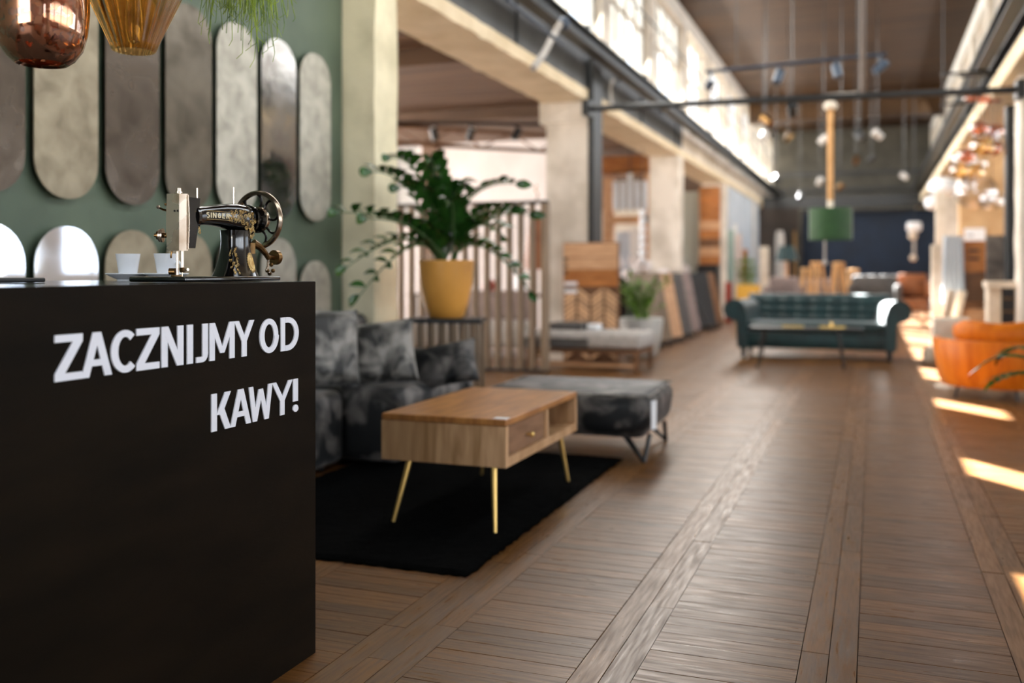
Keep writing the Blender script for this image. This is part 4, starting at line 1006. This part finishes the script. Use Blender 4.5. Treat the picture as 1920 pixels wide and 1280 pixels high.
# flooring display board with herringbone
fb = thing('flooring_display', 'tall flooring display board, herringbone oak below and plank samples above', 'display board', (-3.46, 10.93, 0))
B().box(0, .68, .02, .06, 0, 1.42).obj('backboard', brownwood, fb, smooth=False)
for i, (z0, z1, m_) in enumerate(((1.24, 1.41, palewood), (1.10, 1.235, palewood), (.97, 1.095, orangewood), (.90, .965, orangewood))): B().box(.01, .67, 0, .019, z0, z1).obj('plank_sample', m_, fb, smooth=False)
hp_ = B().box(-.19, .19, 0, .019, -.028, .028).mesh('herringbone_block', herr_a, False)
for c in range(2):
    for i in range(14):
        for s in (-1, 1):
            z = .10+i*.0595*1.0; x = .17+c*.335+s*.083
            if .06 < z < .86: inst('herringbone_block', B().box(-.085, .085, 0, .017, -.018, .018).mesh('herringbone_block', herr_a, False) if i == 0 and c == 0 and s == -1 else bpy.data.meshes['herringbone_block.001'], fb, T((x, 0, z)) @ Ry(s*PI/5))
B().box(.001, .679, .0185, .0199, .02, .895).obj('herringbone_ground', brownwood, fb, smooth=False)
for z in (.84, .93): B().box(.02, .18, -.006, -.001, z-.02, z+.02).obj('label_card', labelm, fb, smooth=False)
for z in (1.06, 1.14, 1.22): B().box(.01, .06, -.006, -.001, z-.015, z+.015).obj('hole_tag', darksteel, fb, smooth=False)
# white planter with leafy plant and pale flowers
wp = thing('potted_plant', 'white planter with yellow-green leafy plant beside the concrete pillar', 'plant', (-2.72, 11.85, 0))
B().lathe([(.001, 0), (.17, 0), (.20, .03), (.25, .25), (.275, .49), (.26, .49), (.24, .45), (.001, .43)], 40).obj('planter', whitepot, wp, ang=50)
l2 = leafmesh(.2, .03, lightleaf)
for i in range(34):
    a = R.uniform(0, 2*PI); sp = R.uniform(.08, .42); h = R.uniform(.2, .55)
    pp = [Vector((.05*math.cos(a), .05*math.sin(a), .43)), Vector((.4*sp*math.cos(a), .4*sp*math.sin(a), .43+h*.7)), Vector((sp*math.cos(a), sp*math.sin(a), .43+h))]
    s_ = B().tube(pp, .006, 5).obj('stem', lightleaf, wp)
    for k in range(5):
        q = pp[1].lerp(pp[2], k/4); inst('leaf', l2, s_, T(q) @ Rz(R.uniform(0, 6.3)) @ Rx(R.uniform(-.2, .9)) @ Matrix.Scale(R.uniform(.5, .9), 4))
# pale hydrangea heads on a shelf behind
FL = ('largest pale flower head, nearest the flooring display', 'pale flower head just right of the largest one', 'pale flower head directly over the white planter', 'pale flower head right of the white planter', 'pale flower head furthest along the sample boards', 'low pale flower head over the left rim of the white planter', 'smallest and lowest pale flower head, by the pale board')
for k, (px, py, d, r_) in enumerate(((1152, 492, 12.4, .15), (1190, 490, 14.5, .13), (1205, 500, 12.6, .15), (1245, 515, 14, .13), (1280, 505, 16, .14), (1178, 515, 14, .12), (1263, 530, 13.2, .1))):
    d *= 1.2; p = at(px, py, d); t = thing('flower_bunch', FL[k], 'flowers', (p.x, p.y, 0), 0, 'pale dried flower heads among the boards')
    b_ = B()
    for q in range(26):
        v = Vector((R.gauss(0, 1), R.gauss(0, 1), R.gauss(0, 1))).normalized()*r_*.75; b_.sphere((v.x, v.y, p.z+v.z*.8), r_*.32, 6)
    b_.obj('blossom', plaster, t); B().cyl((0, 0, .02), (0, 0, p.z), .01, n=6).obj('stem', stemm, t); B().lathe([(.001, 0), (.05, 0), (.06, .2), (.03, .3), (.001, .28)], 14).obj('vase', darksteel, t)
# leaning sample boards along the left
cols = [(13.3, 'grey brown', slatm), (14.1, 'pale pink oak', palewood), (14.9, 'dark grey', dgreyfab), (15.7, 'light brown', mauve), (17.45, 'black', blacksteel), (18.3, 'dark brown', brownwood)]
for Y, nm, m_ in cols:
    t = thing('sample_stand', nm+' floor sample board leaning on black feet beside the walkway', 'display board', (-2.82, Y, 0), 0, 'leaning sample boards along the left of the walkway')
    X = Rz(math.radians(-30)) @ Ry(math.radians(-14))
    B().box(-.015, .015, -.33, .33, .10, 1.08, X=X).obj('board', m_, t, smooth=False)
    for s in (-1, 1): B().tube([(-.42, s*.26, .02), (.12, s*.26, .02), (-.16, s*.26, .6)], .022, 6).obj('foot', blacksteel, t)
# slats of boards on the aisle side: wooden kiosk with glass lamp
ks = thing('wood_kiosk', 'orange wood display kiosk with shelf posts beyond the second pillar', 'display stand', (-4.7, 18.2, 0))
B().box(-.52, -.28, -.1, .1, 0, 3.2).obj('post', orangewood, ks, smooth=False); B().box(-.20, -.02, -.15, .05, 0, 2.9).obj('post', palewood, ks, smooth=False)
B().box(-.52, .75, -.12, .1, 2.95, 3.3).obj('header', orangewood, ks, smooth=False); B().box(-.2, .8, -.12, .1, 2.0, 2.14).obj('shelf', palewood, ks, smooth=False)
B().box(.6, .75, -.12, .1, 0, 2.95).obj('post', palewood, ks, smooth=False)
tag(B().box(-5.72, -5.3, 18.0, 18.06, 2.2, 3.2).obj('green_board', greensam), 'dark green sample board high beside the orange kiosk', 'board')
tag(B().rbox(-5.85, -5.35, 17.8, 18.2, 1.85, 2.2, .01, 1).obj('wood_box', palewood), 'pale wooden box below the dark green sample board', 'box')
sh = thing('shelf_unit', 'brown wooden shelf unit carrying the pale box beyond the second pillar', 'shelf', (-5.6, 18.0, 0))
for x in (-.3, .27): B().box(x, x+.03, -.2, .2, 0, 1.849).obj('side_panel', brownwood, sh, smooth=False)
for z in (.3, .9, 1.4, 1.81): B().box(-.27, .27, -.2, .2, z, z+.03).obj('shelf', brownwood, sh, smooth=False)
t = thing('chandelier', 'glass tube chandelier hanging inside the orange kiosk', 'lamp', (-4.35, 18.0, 2.25))
for i in range(5): B().cyl((-.28+.14*i, .0, 0), (-.28+.14*i, 0, .55 if i != 2 else .7), .05, n=10).obj('glass_tube', mat('glass_tube_pale', 'dfe8f0', .2) if i == 0 else bpy.data.materials['glass_tube_pale'], t)
B().box(-.34, .34, -.03, .03, .71, .74).obj('frame', brasswear, t, smooth=False); B().cyl((0, 0, .74), (0, 0, 1.16), .01, n=6).obj('cord', blacksteel, t)
for i, (px, m_, z1, lb) in enumerate(((1167, bluepaint, 1.9, 'pale blue curtain panel in the left aisle'), (1192, white_s, 1.95, 'white curtain panel in the left aisle'), (1183, blacksteel, 1.0, 'black cabinet below the curtain panels'))):
    p = onY(px, 500, 19.5 if i < 2 else 18.9); b_ = B()
    if i < 2:
        for k in range(6): b_.cyl((p.x-.1+.05*k, p.y, 0), (p.x-.1+.05*k, p.y, z1), .03, n=8)
    else: b_.rbox(p.x-.22, p.x+.22, p.y-.2, p.y+.2, 0, z1, .01, 1)
    tag(b_.obj(('curtain', 'curtain', 'cabinet')[i], m_), lb, ('curtain', 'curtain', 'cabinet')[i])
# crystal string
p = onY(1205, 480, 15.5); t = thing('crystal_garland', 'string of clear crystal balls hanging beside the third pillar', 'garland', (p.x, p.y, 0))
for k in range(7): B().sphere((0, 0, 1.25+.13*k), .06, 10).obj('crystal_ball', labelm, t)
B().cyl((0, 0, 2.1), (0, 0, 3.4), .006, n=5).obj('cord', blacksteel, t); B().cyl((0, 0, 1.25), (0, 0, 2.1), .005, n=5).obj('thread', blacksteel, t)
# panels between pillars three and four
p = onY(1275, 500, 20.2); p2 = onY(1310, 500, 20.2)
tag(B().box(p.x, p2.x, 20.2, 20.26, 0, 2.75).obj('panel', mat('grey_green_board', 'a5a89b', .7)), 'plain grey-green upright board between the third and fourth pillar', 'board')
p = onY(1310, 500, 20.0); p2 = onY(1350, 500, 20.0); t = thing('plank_display', 'stack of horizontal orange wood planks shown upright before the fourth pillar', 'display board', (p.x, 20.0, 0))
for k in range(9): B().box(.01, p2.x-p.x, -.01+.01*(k % 2), .05, 1.22+.178*k, 1.22+.178*k+.172).obj('plank', (orangewood, palewood, brownwood)[k % 3 if k < 5 else 0], t, smooth=False)
B().box(.01, p2.x-p.x, .051, .09, 0, 2.83).obj('backboard', brownwood, t, smooth=False); B().box(.01, p2.x-p.x, -.3, .05, 0, 1.2).obj('cabinet', blacksteel, t, smooth=False)
# pale blue partition and tall samples
struct(B().box(-3.35, -3.2, 23.2, 29.5, -.012, 3.10).obj('wall_blue', bluepaint, smooth=False))
for k, (px, Y, w_, h, m_, lb) in enumerate(((1369, 23.0, .16, 2.05, teal_s, 'tall narrow pale teal sample slab'), (1385, 23.0, .14, 1.95, pink_s, 'tall narrow pinkish sample slab'), (1378, 23.3, .1, 2.2, white_s, 'tall narrow white sample slab'), (1397, 23.4, .12, 1.6, orangewood, 'narrow orange wood sample slab'), (1433, 22.0, .19, 1.62, cream_s, 'pale square column display before the dark partition'))):
    p = onY(px, 500, Y); b_ = B(); b_.rbox(p.x-w_/2, p.x+w_/2, Y-.04 if k < 4 else Y-.1, Y+.04 if k < 4 else Y+.1, 0, h, .008, 1); tag(b_.obj('sample_slab' if k < 4 else 'column', m_), lb, 'slab' if k < 4 else 'column')
p = onY(1366, 540, 20.5); tag(B().rbox(p.x-.06, p.x+.06, 20.4, 20.6, 0, .85, .02, 2).obj('fire_extinguisher_box', redm), 'narrow red box standing left of the yellow planter', 'box')
p = onY(1403, 545, 19.0); t = thing('potted_plant', 'small bushy plant in a long yellow planter left of the teal sofa', 'plant', (p.x, 19.0, 0))
B().rbox(-.22, .22, -.15, .15, 0, .82, .03, 2).obj('planter', yellowp, t)
for i in range(26):
    q = Vector((R.uniform(-.18, .1), R.uniform(-.1, .1), .82)); s_ = B().cyl(q, q+Vector((R.uniform(-.1, .1), 0, R.uniform(.2, .6))), .006, n=5).obj('stem', lightleaf, t)
    for k in range(3): inst('leaf', l2, s_, T(q+Vector((0, 0, .15+.13*k))) @ Rz(R.uniform(0, 6)) @ Rx(.4) @ Matrix.Scale(.8, 4))

# ================================================================== FAR FURNITURE
def seatbox(name, label, px, Y, w_, h, m_, legs=blacksteel):
    p = onY(px, 540, Y); t = thing(name, label, 'armchair', (p.x, Y, 0))
    B().rbox(-w_/2, w_/2, -.3, .35, .15, .45, .06, 3).obj('seat', m_, t); B().rbox(-w_/2, w_/2, .22, .42, .46, h, .07, 3).obj('backrest', m_, t)
    for s in (-1, 1): B().rbox(s*w_/2-.07 if s < 0 else w_/2-.07, s*w_/2+.07 if s < 0 else w_/2+.07, -.3, .21, .46, h-.18, .05, 3).obj('armrest', m_, t)
    for x in (-w_/2+.06, w_/2-.06):
        for y in (-.25, .3): B().cyl((x, y, 0), (x, y, .15), .02, n=8).obj('leg', legs, t)
    return t
seatbox('armchair', 'mauve armchair behind the left end of the teal sofa', 1468, 20, .6, .96, mauve)
seatbox('armchair', 'dark grey wide armchair behind the right end of the teal sofa', 1640, 20, .85, 1.0, dgreyfab)
seatbox('armchair', 'brown tub chair between the teal sofa and the navy partition', 1712, 24, .66, 1.02, tan_l, palewood)
seatbox('armchair', 'grey armchair in the gap behind the wooden stools', 1530, 24, .8, .9, mauve)
seatbox('sofa_chair', 'dark armchair deep behind the wooden stools', 1580, 26, .9, .9, dgreyfab)
for px, Y, s in ((1532, 18.4, 1), (1572, 19.3, 1), (1600, 20.6, .9), (1512, 21.4, .92)):
    p = onY(px, 520, Y); lb = {1532: 'tall wooden splay-legged stool, second from left behind the teal sofa', 1572: 'tall wooden splay-legged stool, third from left behind the teal sofa', 1600: 'shorter wooden splay-legged stool at the right of the stool group', 1512: 'shorter wooden splay-legged stool at the left of the stool group'}[px]
    t = thing('stool', lb, 'stool', (p.x, Y, 0), R.random(), 'wooden stools behind the teal sofa')
    for k in range(4): a = PI/4+k*PI/2; B().tube([(.07*math.cos(a), .07*math.sin(a), 1.24*s), (.25*math.cos(a), .25*math.sin(a), 0)], [.032, .024], 8).obj('leg', ropem, t)
    B().lathe([(.001, 1.2*s), (.12, 1.2*s), (.12, 1.24*s), (.001, 1.25*s)], 16).obj('seat', ropem, t)
    for z in (.5*s,): B().tube([(.2, .2*0, z), (-.2, 0, z)], .018, 6).obj('stretcher', ropem, t)
# left dark nook objects
for px, py, Y, r_, m_, lb in ((1490, 465, 26, .06, brasswear, 'tall brass vase glinting in the dark nook left of the navy partition'), (1462, 465, 26, .16, greyfab, 'cluster of pale ornaments in the dark nook')):
    p = onY(px, py, Y); b_ = B(); b_.lathe([(.001, 0), (r_*.7, 0), (r_, .3), (r_*.7, p.z+.3), (r_*.5, p.z+.45), (.001, p.z+.42)], 18, c=(p.x, p.y, 0)); tag(b_.obj('vase', m_), lb, 'vase')
p = onY(1475, 500, 21.5); t = thing('floor_lamp', 'slim floor lamp with a dark teal shade left of the wooden stools', 'lamp', (p.x, 21.5, 0)); B().cyl((0, 0, .02), (0, 0, 1.3), .04, n=10).obj('pole', palewood, t); B().lathe([(.001, 0), (.15, 0), (.15, .03), (.001, .03)], 20).obj('base', palewood, t); B().lathe([(.25, 1.3), (.16, 1.62), (.155, 1.62), (.245, 1.3)], 24).obj('lamp_shade', tealv, t)

# ================================================================== RIGHT SIDE
for k, (px, Y, w_, h, lb) in enumerate(((1764, 14.8, .14, 2.2, 'tall pale timber post on the right of the walkway'), (1756, 13.6, .13, 1.42, 'shorter pale timber post on the right of the walkway'))):
    p = onY(px, 500, Y); tag(B().rbox(p.x-w_/2, p.x+w_/2, Y-.06, Y+.06, 0, h, .008, 1).obj('timber_post', cream_s), lb, 'post')
for k, (px, lean, lb) in enumerate(((1762, .16, 'leaning pale board nearest the walkway'), (1774, .22, 'leaning pale board second from the walkway'))):
    yb_ = 12.9+.12*k; p = onY(px, 600, yb_); o = B().rbox(-.05, .05, -.02, .02, 0, .85, .005, 1).obj('leaning_board', cream_s); o.location = (p.x, yb_, 0.01); o.rotation_euler = (0, lean, 0); tag(o, lb, 'board')
p = onY(1752, 618, 12.4); tag(B().rbox(p.x-.13, p.x+.1, 12.2, 12.5, 0, .16, .04, 3).obj('roll', cream_s), 'pale rolled sample lying at the foot of the leaning boards', 'roll')
wc = thing('display_plinth', 'low pale wooden plinth behind the orange armchair', 'plinth', (1.42, 13.3, 0))
B().rbox(-.5, .45, -.25, .3, .03, .62, .01, 1).obj('body', palewood, wc, smooth=False); B().box(-.52, .47, -.27, .32, .621, .66).obj('top', brownwood, wc, smooth=False)
dc = thing('wood_cabinet', 'orange-brown tall wooden cabinet with two dark handles by the right pillar', 'cabinet', onY(1832, 0, 13.3).xy.to_3d()+Vector((0, 0, .661)))
B().rbox(-.20, .20, 0, .2, 0, .80, .008, 1).obj('body', orangewood, dc, smooth=False); B().box(-.17, .17, -.012, -.001, .42, .78).obj('door', orangewood, dc, smooth=False); B().box(-.17, .17, -.012, -.001, .03, .40).obj('door', brownwood, dc, smooth=False)
for z in (.56, .66): B().box(-.10, .02, -.03, -.013, z, z+.03).obj('handle', blacksteel, dc, smooth=False)
p = onY(1787, 500, 13.2); bb = thing('draped_cloth', 'pale blue draped cloth stand left of the orange-brown cabinet', 'cloth', (p.x, 13.2, .661))
b_ = B()
for k in range(5): b_.cyl((-.10+.05*k, 0, .0+.02*k), (-.08+.04*k, 0, .86), .035, n=8)
b_.obj('cloth', bluepaint, bb)
o = B().box(1.13, 1.20, 16.77, 16.80, 0, .1).obj('trim_9', white_plaster); struct(o)
p = onY(1825, 440, 16.74); sg = tag(B().box(p.x-.13, p.x+.17, 16.74, 16.755, p.z-.13, p.z+.10).obj('wall_notice', labelm), 'small pale notice with a dark mark fixed to the right pillar', 'notice'); B().box(p.x-.09, p.x-.0, 16.73, 16.739, p.z-.02, p.z+.0).obj('dark_mark', darksteel, sg, smooth=False)
p = onY(1877, 500, 12.6); tag(B().rbox(p.x-.16, p.x+.16, 12.6, 12.64, .1, 1.50, .005, 1).obj('stone_slab', stone), 'dark textured stone slab standing in front of the right pillar', 'slab')
p = onY(1910, 500, 12.4); tag(B().rbox(p.x-.13, p.x+.3, 12.4, 12.6, 0, 3.0, .01, 1).obj('dark_panel', darksteel), 'tall near-black panel at the right picture edge', 'panel')
fpz = thing('mantelpiece', 'cream framed mantelpiece with black drawers behind the orange armchair', 'mantelpiece', (onY(1850, 0, 11.6).x, 11.6, 0))
B().box(-.02, 1.0, -.25, .2, .90, .97).obj('mantel_shelf', cream_s, fpz, smooth=False)
for x0 in (0, .88): B().box(x0, x0+.12, -.2, .2, 0, .899).obj('jamb', cream_s, fpz, smooth=False)
B().box(.125, .875, -.12, .2, 0, .899).obj('firebox', blacksteel, fpz, smooth=False)
for z in (.64, .78): B().box(.14, .86, -.15, -.121, z, z+.015).obj('trim_bar', brasswear, fpz, smooth=False)
B().sphere((.45, -.15, .70), .02, 8).obj('knob', brass, fpz)
# glass globe chandeliers at right
def globes(label, pts_, group, hz):
    base_ = at(*pts_[0][:3]); t = thing('chandelier', label, 'lamp', base_, 0, group)
    for px, py, d, r_, m_ in pts_:
        q = at(px, py, d)-base_; B().sphere(q, r_, 20, sz=.85).obj('glass_globe', m_, t); B().cyl(q+Vector((0, 0, r_*.8)), q+Vector((0, 0, 3.44-base_.z-q.z)), .004, n=5).obj('cord', blacksteel, t)
        B().sphere(q+Vector((0, 0, .01)), .022, 8).obj('bulb', labelm, t)
    a = at(*pts_[0][:3])-base_; B().box(-.3, .3, -.03, .03, 3.42-base_.z, 3.445-base_.z).obj('ceiling_bar', darksteel, t, smooth=False)
globes('cluster of clear and copper glass globes hanging nearest the right pillar', [(1850, 250, 11.5, .16, clearg), (1835, 240, 11.3, .10, copthin), (1865, 245, 11.8, .11, copthin), (1872, 265, 11.4, .12, clearg), (1860, 278, 11.6, .11, copthin), (1842, 275, 11.4, .14, ambthin)], 'globe chandeliers', 0)
globes('cluster of amber and clear glass globes left of the right pillar', [(1808, 300, 13.5, .17, clearg), (1812, 292, 13.2, .12, copthin), (1832, 305, 13.6, .14, clearg), (1800, 320, 13.4, .13, ambthin), (1825, 322, 13.5, .15, ambthin)], 'globe chandeliers', 0)
globes('largest clear glass globes hanging low in front of the right pillar', [(1830, 360, 12.5, .26, clearg), (1860, 375, 12.7, .15, clearg), (1812, 345, 12.3, .12, clearg)], 'globe chandeliers', 0)
globes('row of small copper globes just under the cross pipe at right', [(1815, 185, 11.4, .05, copthin), (1828, 186, 11.4, .06, copthin), (1842, 186, 11.4, .06, copthin), (1856, 186, 11.4, .06, copthin), (1869, 184, 11.4, .07, copthin)], 'globe chandeliers', 0)
t = thing('chandelier', 'pale glass shade cluster hanging low left of the right pillar', 'lamp', at(1768, 350, 15))
B().sphere((0, 0, 0), .22, 16, sx=1, sz=.7).obj('glass_shade', labelm, t); B().sphere((-.16, 0, -.25), .11, 12).obj('glass_drop', labelm, t); B().cyl((0, 0, .15), (0, 0, 5.86-at(1768, 350, 15).z), .006, n=5).obj('cord', blacksteel, t)

# ================================================================== BEHIND THE SCREEN
ds = thing('grey_sofa', 'grey fabric sofa seen through the slats of the screen', 'sofa', (-4.9, 11.6, 0))
B().rbox(-.95, .75, -.4, .4, .12, .42, .06, 3).obj('seat', greyfab, ds); B().rbox(-.95, .75, .25, .48, .43, .82, .08, 3).obj('backrest', mauve, ds)
for x in (-.85, .65):
    for y in (-.3, .3): B().cyl((x, y, 0), (x, y, .12), .02, n=8).obj('leg', blacksteel, ds)
tb = thing('display_table', 'long dark display table behind the slatted screen', 'table', (-5.0, 13.4, 0))
B().box(-1.6, 1.3, -.35, .35, .70, .74).obj('table_top', darksteel, tb, smooth=False)
for x in (-1.5, 1.2):
    for y in (-.3, .3): B().box(x-.03, x+.03, y-.03, y+.03, 0, .70).obj('leg', darksteel, tb, smooth=False)
for k, (x, r_, h, m_, nm) in enumerate(((-6.2, .09, .3, labelm, 'white'), (-5.8, .07, .42, clearg, 'clear glass'), (-5.4, .10, .22, redm, 'red'), (-4.9, .09, .34, labelm, 'tall white'), (-4.5, .08, .26, bluepaint, 'pale blue'), (-4.1, .10, .30, clearg, 'round clear'), (-3.85, .06, .18, blacksteel, 'small black'))):
    b_ = B(); b_.lathe([(.001, 0), (r_*.7, 0), (r_, h*.4), (r_*.8, h*.8), (r_*.4, h*.92), (r_*.5, h), (r_*.42, h), (.001, h*.1)], 18, c=(x, 13.4, .741)); tag(b_.obj('vase', m_), nm+' vase on the dark display table behind the slats', 'vase', 'vases on the display table')
t = thing('copper_lamp', 'tall copper orange standing lamp behind the right end of the screen', 'lamp', (onY(1005, 450, 11.7).x, 11.7, 0))
B().lathe([(.001, 0), (.14, 0), (.13, .03), (.02, .05), (.02, 1.2)], 20).obj('stand', brasswear, t); B().lathe([(.16, 1.1), (.09, 1.75), (.001, 1.78)], 24).obj('shade', tan_l, t)
